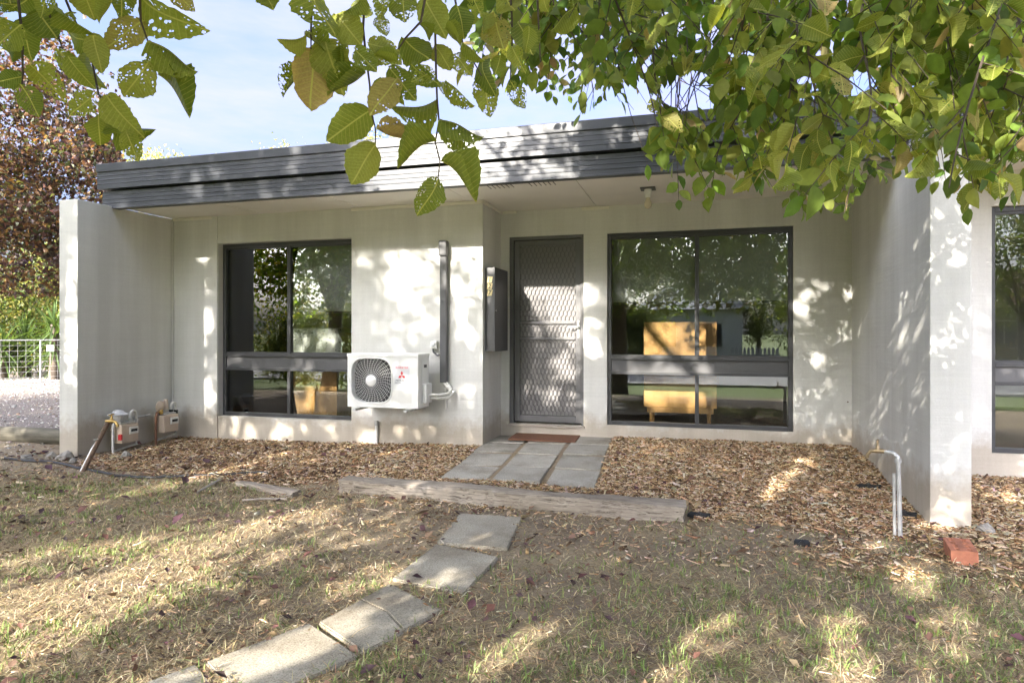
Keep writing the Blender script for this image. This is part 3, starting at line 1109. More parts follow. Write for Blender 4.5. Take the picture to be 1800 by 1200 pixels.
stub = thing('drain_pipe', (-3.31, 6.30, .05), 'short white pipe stub rising from mulch below the air conditioner', 'pipe')
obj('pipe', MB().tube([(-3.31, 6.305, -.05), (-3.31, 6.305, ZR(-.99))], .018, 12), M['white'], stub, True)
obj('collar', MB().tube([(-3.31, 6.305, ZR(-1.0)), (-3.31, 6.305, ZR(-.95))], .022, 12), M['galv'], stub, True)

# bulb in a batten holder under the soffit
lamp = thing('bulb_holder', (-.42, 6.22, ZS), 'bare frosted bulb in a batten holder under the soffit', 'light')
obj('mount_block', MB().box(-.49, -.35, 6.15, 6.29, ZS - .012, ZS - .0005, .003), M['panel'], lamp)
obj('holder', MB().lathe([(.034, -.012), (.034, -.05), (.026, -.056), (.024, -.09)], Matrix.Translation((-.42, 6.22, ZS)), 18), M['white'], lamp, True)
obj('bulb', MB().lathe([(.020, -.0905), (.022, -.11), (.033, -.135), (.036, -.155), (.030, -.178), (.014, -.191), (.001, -.194)], Matrix.Translation((-.42, 6.22, ZS)), 18), M['bulb'], lamp, True)

# rusty bolts in the wall corners
for k, (u, v) in enumerate(((1495, 512), (1496, 706))):
    p = atY(u - 6, v, YW)
    obj('bolt', MB().tube([(p[0], YW - .012, p[2]), (p[0], YW + .01, p[2])], .007, 8), M['rust'], house)

# ------------------------------------------------------------------ furniture seen through the glass
cb = thing('cabinet', (-.15, 7.6, .19), 'tan timber cabinet on short legs behind the window right of door', 'cabinet')
obj('body', MB().box(-.545, .24, 7.38, 7.8, ZR(-.83), ZR(.121), .006), M['tan'], cb)
obj('base_frame', MB().box(-.51, .205, 7.39, 7.78, ZR(-.89), ZR(-.832)), M['tan'], cb)
for x in (-.465, .16):
    for y in (7.41, 7.74):
        obj('leg', MB().tube([(x, y, .19), (x, y, ZR(-.89))], [.014, .022], 8), M['tan'], cb)  # tapered
cb2 = thing('cabinet', (-4.5, 7.0, .19), 'tan timber cabinet standing under the floral cloth behind the left window', 'cabinet')
obj('body', MB().box(-4.90, -4.09, 6.80, 7.25, .19, ZR(.0), .006), M['tan'], cb2)
cl = MB()
nxx, top = 30, ZR(.062)
prof = [(7.30, ZR(-.20)), (7.29, top - .01), (7.25, top), (6.82, top), (6.77, top - .015), (6.75, ZR(-.10)), (6.74, ZR(-.27))]
V, Fq = [], []
for i in range(nxx):
    s_ = i / (nxx - 1)
    for j, (y, z) in enumerate(prof):
        hang = 1.0 if j in (0, 5, 6) else 0
        x = -4.92 + .85 * s_ + (s_ - .5) * .16 * hang
        V.append((x, y + .018 * math.sin(i * 1.1) * hang, z - .035 * hang * (1 - abs(2 * s_ - 1)) * (j == 6) + .02 * math.sin(i * .9) * (j == 6)))
for i in range(nxx - 1):
    for j in range(len(prof) - 1):
        a = i * len(prof) + j
        Fq.append((a, a + 1, a + 1 + len(prof), a + len(prof)))
tag(obj('tablecloth', MB().add(V, Fq), M['floral'], None, True), 'white floral cloth draped over cabinet behind left window', 'cloth')
bt = thing('wet_vacuum', (-5.40, 7.05, .19), 'blue tub machine with black top and hose behind left window', 'vacuum')
obj('tub', MB().box(-5.56, -5.24, 6.95, 7.2, .20, .36, .03), M['blue'], bt)
obj('motor_head', MB().box(-5.54, -5.28, 6.97, 7.18, .361, .50, .03), M['dark'], bt)
obj('hose', MB().tube([(-5.54 + .14 * math.cos(a * .35) - .05, 6.92 - a * .004, .42 + .17 * math.sin(a * .35)) for a in range(20)], .014, 8), M['lens'], bt, True)

# ------------------------------------------------------------------ paving
pv = thing('paved_path', (-1.45, 6.0, .03), 'three by four grid of square concrete pavers leading to the doorstep', 'paving')
rot = math.radians(2.6)
ox, oy = -2.06, 5.07
pm = MB().box(-.2, .2, -.216, .216, -.045, 0, .005)
pme = pm.mesh('paver')
pme.materials.append(M['slab'])
for r in range(4):
    for c in range(3):
        if r == 3 and c == 1 and False:
            continue
        lx, ly = .2 + c * .448, .226 + r * .477
        x, y = ox + lx * math.cos(rot) - ly * math.sin(rot), oy + lx * math.sin(rot) + ly * math.cos(rot)
        o = bpy.data.objects.new('paver', pme)
        link(o, pv)
        sl = (float(gh(x, y + .2)) - float(gh(x, y - .2))) / .4
        o.location = (x, y, float(gh(x, y)) + .012 + random.uniform(-.004, .004))
        o.rotation_euler = (math.atan(sl) + random.uniform(-.012, .012), random.uniform(-.012, .012), rot + random.uniform(-.02, .02))
mat_ = MB()
mx, my = -1.55, 6.77
for i in range(1):
    mat_.box(-.36, .36, -.19, .19, 0, .016, .006)
mo = obj('doormat', mat_, M['coir'])
mo.location = (mx, my, float(gh(mx, my)) + .02)
mo.rotation_euler = (math.radians(1.2), 0, math.radians(2.0))
tag(mo, 'brown coir doormat on pavers in front of the door', 'doormat')

slabs = [[(-1.565, 4.20), (-1.485, 3.60), (-1.053, 3.61), (-1.129, 4.24)],
         [(-1.475, 3.56), (-1.489, 3.015), (-1.075, 2.93), (-1.062, 3.45)],
         [(-1.47, 2.945), (-1.577, 2.482), (-1.262, 2.30), (-1.105, 2.73)],
         [(-1.612, 2.452), (-1.80, 2.06), (-1.46, 1.86), (-1.272, 2.262)],
         [(-1.83, 2.03), (-2.02, 1.66), (-1.70, 1.46), (-1.50, 1.83)]]
slab_lab = ['grey concrete stepping slab nearest the timber sleeper', 'grey concrete stepping slab second from the timber sleeper',
            'cracked concrete stepping slab in the middle of the lawn row', 'sunlit concrete stepping slab before the corner one', 'concrete stepping slab at the bottom edge of the picture']
for k, q in enumerate(slabs):
    c = np.mean(q, 0)
    q = [np.array(p) * 1.02 - c * .02 for p in q]

    def slab_piece(pts, top):
        bm = bmesh.new()
        vs_ = [bm.verts.new((p[0] - c[0], p[1] - c[1], top)) for p in pts]
        f = bm.faces.new(vs_)
        r = bmesh.ops.extrude_face_region(bm, geom=[f])
        for v in r['geom']:
            if isinstance(v, bmesh.types.BMVert):
                v.co.z -= .05
        bmesh.ops.recalc_face_normals(bm, faces=bm.faces)
        es = [e for e in bm.edges if max(e.verts[0].co.z, e.verts[1].co.z) > top - .06]
        bmesh.ops.bevel(bm, geom=es, offset=.006, segments=2, affect='EDGES')
        me = bpy.data.meshes.new('stepping_slab')
        bm.to_mesh(me)
        bm.free()
        return me
    gz = max(float(gh(*(np.array(q[0]) * a1 * b1 + np.array(q[1]) * (1 - a1) * b1 + np.array(q[2]) * (1 - a1) * (1 - b1) + np.array(q[3]) * a1 * (1 - b1)))) for a1 in np.linspace(0, 1, 9) for b1 in np.linspace(0, 1, 9))
    if k == 2:
        root = thing('stepping_slab', (c[0], c[1], gz), slab_lab[k], 'paving slab', 'stepping slabs across the lawn')
        e1a, e1b = np.array(q[0]) * .55 + np.array(q[1]) * .45, np.array(q[2]) * .52 + np.array(q[3]) * .48
        mid = (e1a + e1b) / 2 + np.array([.02, .025])
        for pts, dz_ in (([q[0], e1a + [0, .001], mid + [0, .001], e1b + [0, .001], q[3]], .008), ([q[1], q[2], e1b - [0, .001], mid - [0, .001], e1a - [0, .001]], .005)):
            me = slab_piece(pts, gz + dz_)
            me.materials.append(M['slab2'])
            o = bpy.data.objects.new('slab_piece', me)
            link(o, root)
            o.location = (c[0], c[1], 0)
    else:
        me = slab_piece(q, 0.0)
        me.materials.append(M['slab2'])
        o = bpy.data.objects.new('stepping_slab', me)
        COL.objects.link(o)
        o.location = (c[0], c[1], gz + .006)
        o.rotation_euler = (random.uniform(-.006, .006), random.uniform(-.006, .006), 0)
        tag(o, slab_lab[k], 'paving slab', 'stepping slabs across the lawn')


# ------------------------------------------------------------------ timber on the ground
def rough_beam(name, p0, p1, w, h, mat, nseg=40, jit=.006, z0=None):
    """an old squared timber with worn, wavy edges"""
    p0, p1 = Vector(p0), Vector(p1)
    L = (p1 - p0).length
    bm = bmesh.new()
    sec = [(-w / 2, 0), (-w / 2, h * .45), (-w / 2 + .012, h * .93), (-w / 2 + .03, h), (0, h * 1.02), (w / 2 - .03, h), (w / 2 - .01, h * .92), (w / 2, h * .4), (w / 2, 0)]
    rings = []
    for i in range(nseg + 1):
        s_ = i / nseg * L
        ring = []
        for j, (y, z) in enumerate(sec):
            dy = jit * (math.sin(s_ * 5 + j * 1.7) + .6 * math.sin(s_ * 13 + j * 2.9)) + random.uniform(-jit, jit) * .6
            dz = (jit * .8 * math.sin(s_ * 3.3 + j) + random.uniform(-jit, jit) * .5) if z > 0 else 0
            ex = random.uniform(-.02, .02) if i in (0, nseg) else 0
            ring.append(bm.verts.new((s_ - L / 2 + ex, y + dy, z + dz)))
        rings.append(ring)
    n = len(sec)
    for i in range(nseg):
        for j in range(n):
            bm.faces.new((rings[i][j], rings[i + 1][j], rings[i + 1][(j + 1) % n], rings[i][(j + 1) % n]))
    bm.faces.new(rings[0])
    bm.faces.new(rings[-1][::-1])
    bmesh.ops.recalc_face_normals(bm, faces=bm.faces)
    me = bpy.data.meshes.new(name)
    bm.to_mesh(me)
    bm.free()
    o = obj(name, me, mat)
    c = (p0 + p1) / 2
    o.location = c
    o.rotation_euler = (0, -math.asin((p1.z - p0.z) / L), math.atan2(p1.y - p0.y, p1.x - p0.x))
    for f in me.polygons:
        f.use_smooth = True
    me.set_sharp_from_angle(angle=math.radians(35))
    return o


o = rough_beam('timber_sleeper', (-2.70, 4.585, -.005), (-.06, 4.565, -.02), .19, .125, M['sleeper'], 60, .009)
tag(o, 'long weathered timber sleeper lying across the path', 'sleeper')
o = rough_beam('timber_offcut', (-3.62, 4.53, -.045), (-2.95, 4.33, -.04), .10, .09, M['sleeper'], 14)
tag(o, 'short half buried timber edging left of the long sleeper', 'timber')
lg = MB().tube([(-8.05, 5.62, .085), (-7.4, 5.64, .09), (-6.8, 5.66, .09), (-6.29, 5.68, .09)], [.088, .092, .09, .088], 18)
tag(obj('log', lg, M['log'], None, True), 'round grey log lying against the outside of the left fin wall', 'log')
for (a, b, r, lab) in (((-3.90, 4.62, .02), (-3.74, 4.17, .025), .012, 'grey stick pointing from the black hose to the lawn'),
                       ((-2.95, 4.2, .02), (-3.25, 4.08, .022), .010, 'pale thin stick below the half buried timber edging')):
    mid = [(a[i] + b[i]) / 2 + (.012, .01, .006)[i] for i in range(3)]
    tag(obj('stick', MB().tube([a, mid, b], [r, r * .9, r * .6], 7), M['stickw'], None, True), lab, 'stick', 'fallen sticks')
hp = [(-7.2, 4.86), (-6.56, 4.83), (-5.93, 4.79), (-5.45, 4.66), (-4.91, 4.50), (-4.62, 4.52), (-4.37, 4.57), (-4.05, 4.72), (-3.78, 4.86), (-3.60, 4.90)]
hpp = []
for i in range(len(hp) - 1):
    for k in range(6):
        t_ = k / 6
        x, y = hp[i][0] * (1 - t_) + hp[i + 1][0] * t_, hp[i][1] * (1 - t_) + hp[i + 1][1] * t_
        hpp.append((x, y, float(gh(x, y)) + .016 + .004 * math.sin(i * 3 + k)))
tag(obj('garden_hose', MB().tube(hpp, .011, 8), M['black'], None, True), 'black poly hose lying on the mulch at left', 'hose')


# stones
def stone(name, p, r, mat, seed, flat=.7):
    rs = np.random.default_rng(seed)
    bm = bmesh.new()
    bmesh.ops.create_icosphere(bm, subdivisions=4, radius=1)
    ks = rs.uniform(2, 9, (7, 3))
    dirs = rs.normal(size=(14, 3))
    dirs /= np.linalg.norm(dirs, axis=1)[:, None]
    for v in bm.verts:
        d = np.array(v.co)
        k = min(.62 / max(1e-3, float(d @ q)) if d @ q > .62 else 1.0 for q in dirs)
        k *= 1 + .05 * float(np.sin(ks @ d).sum()) / 2
        v.co = Vector(d * k * np.array([r, r * .85, r * flat])) + Vector(rs.normal(size=3) * r * .012)
    me = bpy.data.meshes.new(name)
    bm.to_mesh(me)
    bm.free()
    o = obj(name, me, mat)
    o.location = (p[0], p[1], float(gh(p[0], p[1])) + r * flat * .45)
    o.rotation_euler = (0, 0, rs.uniform(0, 6))
    return o


stones = [((-5.55, 5.22), .07, 'pale stone lying below the nearer gas meter'), ((-6.05, 4.98), .10, 'largest grey rubble lump at foot of the left fin'),
          ((-6.26, 5.0), .075, 'grey rubble lump at outer corner of the left fin'), ((-5.86, 4.90), .05, 'small grey rubble lump at inner corner of the left fin'),
          ((-6.45, 4.88), .07, 'grey rubble lump furthest left of the fin'), ((1.77, 4.72), .07, 'white concrete lump at foot of the right fin')]
for k, (p, r, lab) in enumerate(stones):
    tag(stone('stone', p, r, M['stone'], 40 + k), lab, 'stone', 'loose stones')

# pieces of black plastic showing through the mulch
for k, (x, y, r, lab) in enumerate(((1.30, 5.55, .09, 'black plastic scrap in mulch near right fin'), (.03, 4.62, .075, 'black plastic scrap at right end of sleeper'),
                                    (1.38, 4.95, .08, 'black plastic scrap behind the standpipe tap'), (.62, 4.18, .05, 'black plastic scrap at the lawn edge'))):
    n_ = 18
    pts = [(x + r * math.cos(2 * PI * j / n_) * random.uniform(.7, 1.15), y + r * math.sin(2 * PI * j / n_) * random.uniform(.4, .7)) for j in range(n_)]
    m = MB().add([(px, py, float(gh(px, py)) + .024 + .008 * math.sin(j * 2)) for j, (px, py) in enumerate(pts)] + [(x, y, float(gh(x, y)) + .034)] +
                 [(px, py, float(gh(px, py)) - .02) for px, py in pts],
                 [(j, (j + 1) % n_, n_) for j in range(n_)] + [(j, n_ + 1 + j, n_ + 1 + (j + 1) % n_, (j + 1) % n_) for j in range(n_)])
    tag(obj('plastic_scrap', m, M['black']), lab, 'plastic scrap', 'scraps of black plastic')

# red brick with holes, lying on its side by the right fin
bx_, by_ = 1.43, 4.13
bk = MB()
BL, BW, BH = .125, .20, .085
hol = [(-.029 + .058 * i, -.069 + .046 * j) for j in range(4) for i in range(2)]
hr = .0155
# top sheet with round holes: cells of a grid, each with a hole bridged to the cell outline
xs_c = [-BL / 2, 0, BL / 2]
ys_c = [-BW / 2, -.046, 0.0, .046, BW / 2]
nh = 12
for i in range(2):
    for j in range(4):
        cx_, cy_ = hol[j * 2 + i]
        x0, x1, y0, y1 = xs_c[i], xs_c[i + 1], ys_c[j], ys_c[j + 1]
        ring, outr, low_ = [], [], []
        for k in range(nh):
            a = 2 * PI * (k + .5) / nh
            c_, s_ = math.cos(a), math.sin(a)
            ring.append((cx_ + hr * c_, cy_ + hr * s_, BH))
            low_.append((cx_ + hr * c_, cy_ + hr * s_, .02))
            kx = ((x1 - cx_) if c_ > 0 else (cx_ - x0)) / max(abs(c_), 1e-6)
            ky = ((y1 - cy_) if s_ > 0 else (cy_ - y0)) / max(abs(s_), 1e-6)
            kk = min(kx, ky)
            outr.append((cx_ + c_ * kk, cy_ + s_ * kk, BH))
        bk.add(ring + outr, [(k, (k + 1) % nh, nh + (k + 1) % nh, nh + k) for k in range(nh)])
        bk.add(ring + low_, [(k, (k + 1) % nh, nh + (k + 1) % nh, nh + k) for k in range(nh)] + [tuple(range(nh, 2 * nh))])
        for cxx, cyy in ((x0, y0), (x0, y1), (x1, y0), (x1, y1)):
            o2 = sorted(outr, key=lambda p: (p[0] - cxx) ** 2 + (p[1] - cyy) ** 2)[:2]
            bk.add([(cxx, cyy, BH), o2[0], o2[1]], [(0, 1, 2)])
x0, x1, y0, y1 = -BL / 2, BL / 2, -BW / 2, BW / 2
bk.add([(x0, y0, 0), (x1, y0, 0), (x1, y1, 0), (x0, y1, 0), (x0, y0, BH), (x1, y0, BH), (x1, y1, BH), (x0, y1, BH)], [(0, 3, 2, 1), (0, 1, 5, 4), (1, 2, 6, 5), (2, 3, 7, 6), (3, 0, 4, 7)])
bo = obj('brick', bk, M['brickred'])
bo.location = (bx_, by_, float(gh(bx_, by_)) + .004)
bo.rotation_euler = (math.radians(4), math.radians(-3), math.radians(-8))
tag(bo, 'red perforated brick on mulch beside the right fin', 'brick')


# ------------------------------------------------------------------ taps and gas meters
def tap_head(m, p, fwd, s=1.0):
    """bib tap: body, spout bending down, cross handle; fwd = unit xy direction of the spout"""
    p = Vector(p)
    f = Vector((fwd[0], fwd[1], 0)).normalized()
    m.tube([p - f * .02, p + f * .05 * s], [.013 * s, .016 * s], 10)
    m.tube([p + f * .04 * s, p + f * .075 * s + Vector((0, 0, -.006)), p + f * .092 * s + Vector((0, 0, -.03)), p + f * .094 * s + Vector((0, 0, -.05))], [.013 * s, .012 * s, .011 * s, .012 * s], 10)
    m.tube([p + f * .035 * s, p + f * .035 * s + Vector((0, 0, .03)), p + f * .035 * s + Vector((0, 0, .035)), p + f * .035 * s + Vector((0, 0, .06))], [.014 * s, .012 * s, .007 * s, .006 * s], 10)
    sd = Vector((-f.y, f.x, 0))
    c = p + f * .035 * s + Vector((0, 0, .062))
    m.tube([c - sd * .03 * s, c, c + sd * .03 * s], [.006, .008, .006], 8)
    return m


# right: galvanised standpipe with elbow
tr_ = thing('garden_tap', (1.24, 4.45, 0), 'galvanised standpipe tap in front of the right fin wall', 'tap', 'garden taps')
tx, ty = 1.245, 4.47
obj('standpipe', MB().tube([(tx - .02, ty, -.05), (tx - .028, ty, .3), (tx - .033, ty, ZR(-.80)), (tx - .034, ty + .004, ZR(-.765)), (tx - .055, ty + .02, ZR(-.745)), (tx - .10, ty + .04, ZR(-.74))], .0135, 12), M['galv'], tr_, True)
obj('stake', MB().tube([(tx - .048, ty + .012, -.05), (tx - .052, ty + .012, .40)], .010, 8), M['galv'], tr_, True)
obj('tap_head', tap_head(MB(), (tx - .10, ty + .04, ZR(-.74)), (-.9, .3), 1.0), M['oldbrass'], tr_, True)
obj('pipe_socket', MB().tube([(tx - .034, ty, ZR(-.80)), (tx - .034, ty, ZR(-.775))], .021, 12), M['galv'], tr_, True)
# left: pipe tied to a leaning rusty star post
tl_ = thing('garden_tap', (-5.40, 4.62, 0), 'brass tap on a leaning rusty pipe beside the left fin', 'tap', 'garden taps')
a_, b_ = Vector((-5.415, 4.60, -.05)), Vector((-5.262, 4.75, ZR(-.835)))
obj('rusty_post', MB().tube([a_, (a_ + b_) / 2, b_], .020, 10), M['rust'], tl_, True)
sd = Vector((-.035, .012, 0))
obj('standpipe', MB().tube([a_ + sd, (a_ + b_) / 2 + sd, b_ + sd + Vector((0, 0, -.06))], .014, 10), M['galv'], tl_, True)
obj('tap_head', tap_head(MB(), b_ + Vector((0, 0, .012)), (1, .15), 1.05), M['brass'], tl_, True)
mid = a_ * .35 + b_ * .65
obj('wire_tie', MB().tube([mid + Vector((.03 * math.cos(k * .9) - .015, .028 * math.sin(k * .9), .004 * k)) for k in range(9)], .003, 6), M['galv'], tl_, True)


def gas_meter(y, z, lab, vent, dy=0.0, x=XL):
    t = thing('gas_meter', (x + .14, y, z), lab, 'gas meter', 'gas meters by the left fin')
    X0, X1 = x + .07, x + .22
    w, h = .215, .20
    obj('body', MB().box(X0, X1, y - w / 2, y + w / 2, z + .10, z + .10 + h, .014), M['beige'], t)
    obj('seam', MB().box(X0 - .004, X1 + .004, y - w / 2 - .004, y + w / 2 + .004, z + .235, z + .245), M['beige'], t)
    dl = obj('dial', MB().box(X1 + .0005, X1 + .018, y - .02, y + .088, z + .19, z + .265, .005), M['offwhite'], t)
    obj('dial_window', MB().box(X1 + .0182, X1 + .020, y - .008, y + .072, z + .215, z + .243), M['dark'], dl)
    obj('top_plate', MB().box(X0 + .02, X1 - .02, y - w / 2 + .02, y + w / 2 - .02, z + .302, z + .318, .004), M['galv'], t)
    # inlet riser
    obj('inlet_pipe', MB().tube([(X0 + .07, y - w / 2 - .035, z - .08), (X0 + .07, y - w / 2 - .035, z + .27), (X0 + .07, y - w / 2 - .02, z + .33), (X0 + .07, y - .06, z + .34), (X0 + .07, y - .06, z + .31)], .014, 8), M['galv'] if vent else M['copper'], t, True)
    # outlet hook
    pts = [(X0 + .07, y + .075, z + .31)] + [(X0 + .07 - .02 * k / 8, y + .12 - .05 * math.cos(PI * k / 8), z + .37 + .05 * math.sin(PI * k / 8)) for k in range(9)] + [(X0 + .05, y + .17, z + .20)]
    obj('outlet_pipe', MB().tube(pts, .014, 10), M['offwhite'], t, True)
    obj('union_nut', MB().tube([(X0 + .05, y + .17, z + .285), (X0 + .05, y + .17, z + .33)], .022, 6), M['galv'] if vent else M['black'], t)
    obj('union_nut', MB().tube([(X0 + .07, y + .075, z + .312), (X0 + .07, y + .075, z + .345)], .022, 6), M['galv'] if vent else M['black'], t)
    if vent:
        obj('regulator', MB().lathe([(.024, .315), (.040, .335), (.048, .37), (.055, .395), (.098, .40), (.100, .408), (.060, .425), (.048, .445), (.02, .455), (.001, .456)], Matrix.Translation((X0 + .075, y - .085, z)), 20), M['lens'], t, True)
        obj('valve', MB().box(X1 - .03, X1 + .012, y - w / 2 - .022, y - w / 2 - .001, z + .14, z + .20, .004), M['red'], t)
    else:
        rg = obj('regulator', MB().lathe([(.05, -.012), (.062, -.006), (.062, .006), (.05, .016), (.02, .03), (.001, .031)], Matrix.Translation((X0 + .09, y - .10, z + .40)) @ Matrix.Rotation(PI / 2, 4, 'Y'), 20), M['beige'], t, True)
        obj('regulator', MB().tube([(X0 + .08, y - .01, z + .36), (X0 + .08, y - .01, z + .47)], [.03, .022], 10), M['beige'], t, True)
        obj('valve', MB().lathe([(.02, 0), (.026, .02), (.018, .05)], Matrix.Translation((X0 + .10, y - .10, z + .315)), 12), M['brass'], t, True)
    obj('ground_pipe', MB().tube([(X0 + .07, y - w / 2 - .035, z + .02), (X0 + .05, y + .17, z + .05), (X0 + .05, y + .17, z + .25)], .013, 8), M['galv'], t, True)
    return t


gas_meter(5.52, .0, 'beige gas meter with pale mushroom regulator nearer the fin end', True)
gas_meter(6.02, .04, 'beige gas meter with white hook pipe nearer the house wall', False, x=XL + .06)
obj('service_pipe', MB().tube([(XL + .05, 5.70, .33), (XL + .05, 5.95, .335)], .012, 8), M['galv'], house, True)
obj('conduit', MB().tube([(XL + .014, YP - .014, .02), (XL + .014, YP - .014, ZS - .04)], .010, 8), M['wall'], house, True)


# ------------------------------------------------------------------ neighbours of the drive: gate, yuccas, shrubs
gA, gB = atZ(-60, 685, 0), atZ(150, 675, 0)
gA, gB = Vector(gA), Vector(gB)
gd = (gB - gA)
gL = gd.length
gd.normalize()
gate = thing('farm_gate', tuple((gA + gB) / 2), 'silver tubular gate with wire mesh across the drive', 'gate')
zt, zb_ = 1.10, .10


def gp(s, z):
    p = gA + gd * s
    return (p.x, p.y, z)


obj('rail', MB().tube([gp(0, zt), gp(gL, zt)], .014, 8), M['galv'], gate, True)
obj('rail', MB().tube([gp(0, zb_), gp(gL, zb_)], .014, 8), M['galv'], gate, True)
for s in (0, gL * .6, gL):
    obj('upright', MB().tube([gp(s, zb_), gp(s, zt)], .015, 8), M['galv'], gate, True)
wm = MB()
for k in range(1, 8):
    wm.tube([gp(0, zb_ + (zt - zb_) * k / 8), gp(gL, zb_ + (zt - zb_) * k / 8)], .003, 4)
k = .15
while k < gL:
    wm.tube([gp(k, zb_), gp(k, zt)], .003, 4)
    k += .155
obj('wire_mesh', wm, M['galv'], gate)
sgp = gA + gd * (gL * .6 + .22)
obj('sign_plate', MB().box(sgp.x - .11, sgp.x + .11, sgp.y - .04, sgp.y - .03, .83, .97), M['white'], gate)


def leafset(P, D, Nn, L, W, col, fold=.25, bend=.15):
    """many simple leaves: base P, direction D, normal Nn, length, width -> 6 verts, 4 faces each"""
    n = len(P)
    Sd = np.cross(D, Nn)
    Sd /= np.maximum(np.linalg.norm(Sd, axis=1), 1e-6)[:, None]
    Nn = np.cross(Sd, D)
    L, W = L[:, None], W[:, None]
    V = np.stack([P,
                  P + D * L * .45 + Sd * W * .5 + Nn * W * fold,
                  P + D * L * .50 - Nn * L * bend * .2,
                  P + D * L * .45 - Sd * W * .5 + Nn * W * fold,
                  P + D * L * .97 - Nn * L * bend], 1)
    base = (np.arange(n) * 5)[:, None]
    Fc = np.concatenate([base + np.array([[0, 1, 2]]), base + np.array([[0, 2, 3]]), base + np.array([[1, 4, 2]]), base + np.array([[2, 4, 3]])], 0)
    return V.reshape(-1, 3), Fc, np.repeat(col, 5, 0)


def leafset_fine(P, D, Nn, L, W, col, fold=.25, bend=.15):
    """pointed oval leaves with a fold: 11 verts, 10 faces each"""
    n = len(P)
    Sd = np.cross(D, Nn)
    Sd /= np.maximum(np.linalg.norm(Sd, axis=1), 1e-6)[:, None]
    Nn = np.cross(Sd, D)
    L, W = L[:, None], W[:, None]
    fold = fold * RNG.uniform(-.5, 2.2, (n, 1))
    bend = bend * RNG.uniform(-.6, 2.0, (n, 1))
    rows = [P]
    for s_, w in ((.16, .62), (.42, 1.0), (.70, .80), (.88, .36)):
        m = P + D * L * s_ - Nn * L * bend * s_ ** 2
        rows += [m + Sd * W * .5 * w + Nn * W * fold * w, m, m - Sd * W * .5 * w + Nn * W * fold * w]
    rows.append(P + D * L * 1.02 - Nn * L * bend * 1.05)
    V = np.stack(rows, 1)
    b = (np.arange(n) * 14)[:, None]
    q = [(0, 1, 2, 2), (0, 2, 3, 3)]
    tri = [(0, 1, 2), (0, 2, 3)]
    for i in range(3):
        a = 1 + i * 3
        for j in (0, 1):
            tri += [(a + j, a + j + 3, a + j + 4), (a + j, a + j + 4, a + j + 1)]
    tri += [(10, 13, 11), (11, 13, 12)]
    Fc = np.concatenate([b + np.array([t_]) for t_ in tri], 0)
    return V.reshape(-1, 3), Fc, np.repeat(col, 14, 0)


def unit(a):
    return a / np.maximum(np.linalg.norm(a, axis=1), 1e-6)[:, None]


def palette(n, cols, rng, jit=.25):
    c = np.array(cols)[rng.integers(0, len(cols), n)]
    return np.clip(c * (1 + rng.normal(size=(n, 1)) * jit * .6 + rng.normal(size=(n, 3)) * jit * .2), .004, 1)


def crown_points(rng, n, centre, rad, nclump, csig, hollow=.45):
    """clumped points through an ellipsoid"""
    d = unit(rng.normal(size=(nclump, 3)))
    r = (hollow + (1 - hollow) * rng.random(nclump) ** .6)[:, None]
    cc = np.array(centre) + d * r * np.array(rad)
    k = rng.integers(0, nclump, n)
    return cc[k] + rng.normal(size=(n, 3)) * csig * rng.uniform(.6, 1.2, (nclump, 1))[k], cc


def tree(name, label, cat, base, trunk_h, r0, centre, rad, n, nclump, csig, leaf, cols, group=None, seed=1, keep=None, hang=.3, branches=14, mat='canopy', hollow=.45):
    rng = np.random.default_rng(seed)
    t = thing(name, base, label, cat, group)
    P, cc = crown_points(rng, n, centre, rad, nclump, csig, hollow)
    D = unit(rng.normal(size=(n, 3)) + np.array([0, 0, -hang]))
    Nn = unit(rng.normal(size=(n, 3)) * .7 + np.array([0, 0, .6]))
    ok = P[:, 2] > float(gh(base[0], base[1])) + .05
    if keep is not None:
        ok &= keep(P)
    P, D, Nn = P[ok], D[ok], Nn[ok]
    n = len(P)
    L = rng.uniform(.7, 1.25, n) * leaf
    V, Fc, C = leafset(P, D, Nn, L, L * rng.uniform(.5, .75, n), palette(n, cols, rng))
    f = obj('crown', np_mesh('crown', V, Fc, C), M[mat], t)
    f['kind'] = 'stuff'
    b = Vector(base)
    top = Vector((base[0] + (centre[0] - base[0]) * .4, base[1] + (centre[1] - base[1]) * .4, base[2] + trunk_h))
    m = MB()
    m.tube([b - Vector((0, 0, .2)), b + (top - b) * .3 + Vector((.05, .03, 0)), b + (top - b) * .7, top], [r0 * 1.25, r0, r0 * .85, r0 * .7], 12)
    obj('trunk', m, M['bark'], t, True)
    for k in range(min(branches, len(cc))):
        c = Vector(cc[k])
        if keep is not None and not keep(cc[k:k + 1])[0]:
            continue
        s0 = b + (top - b) * random.uniform(.6, 1.0)
        m1 = s0 * .5 + c * .5 + Vector((random.uniform(-.2, .2), random.uniform(-.2, .2), .25))
        obj('branch', MB().tube([s0, s0 * .75 + m1 * .25 + Vector((0, 0, .08)), m1, c], [r0 * .45, r0 * .36, r0 * .24, r0 * .06], 7), M['bark'], t, True)
    return t


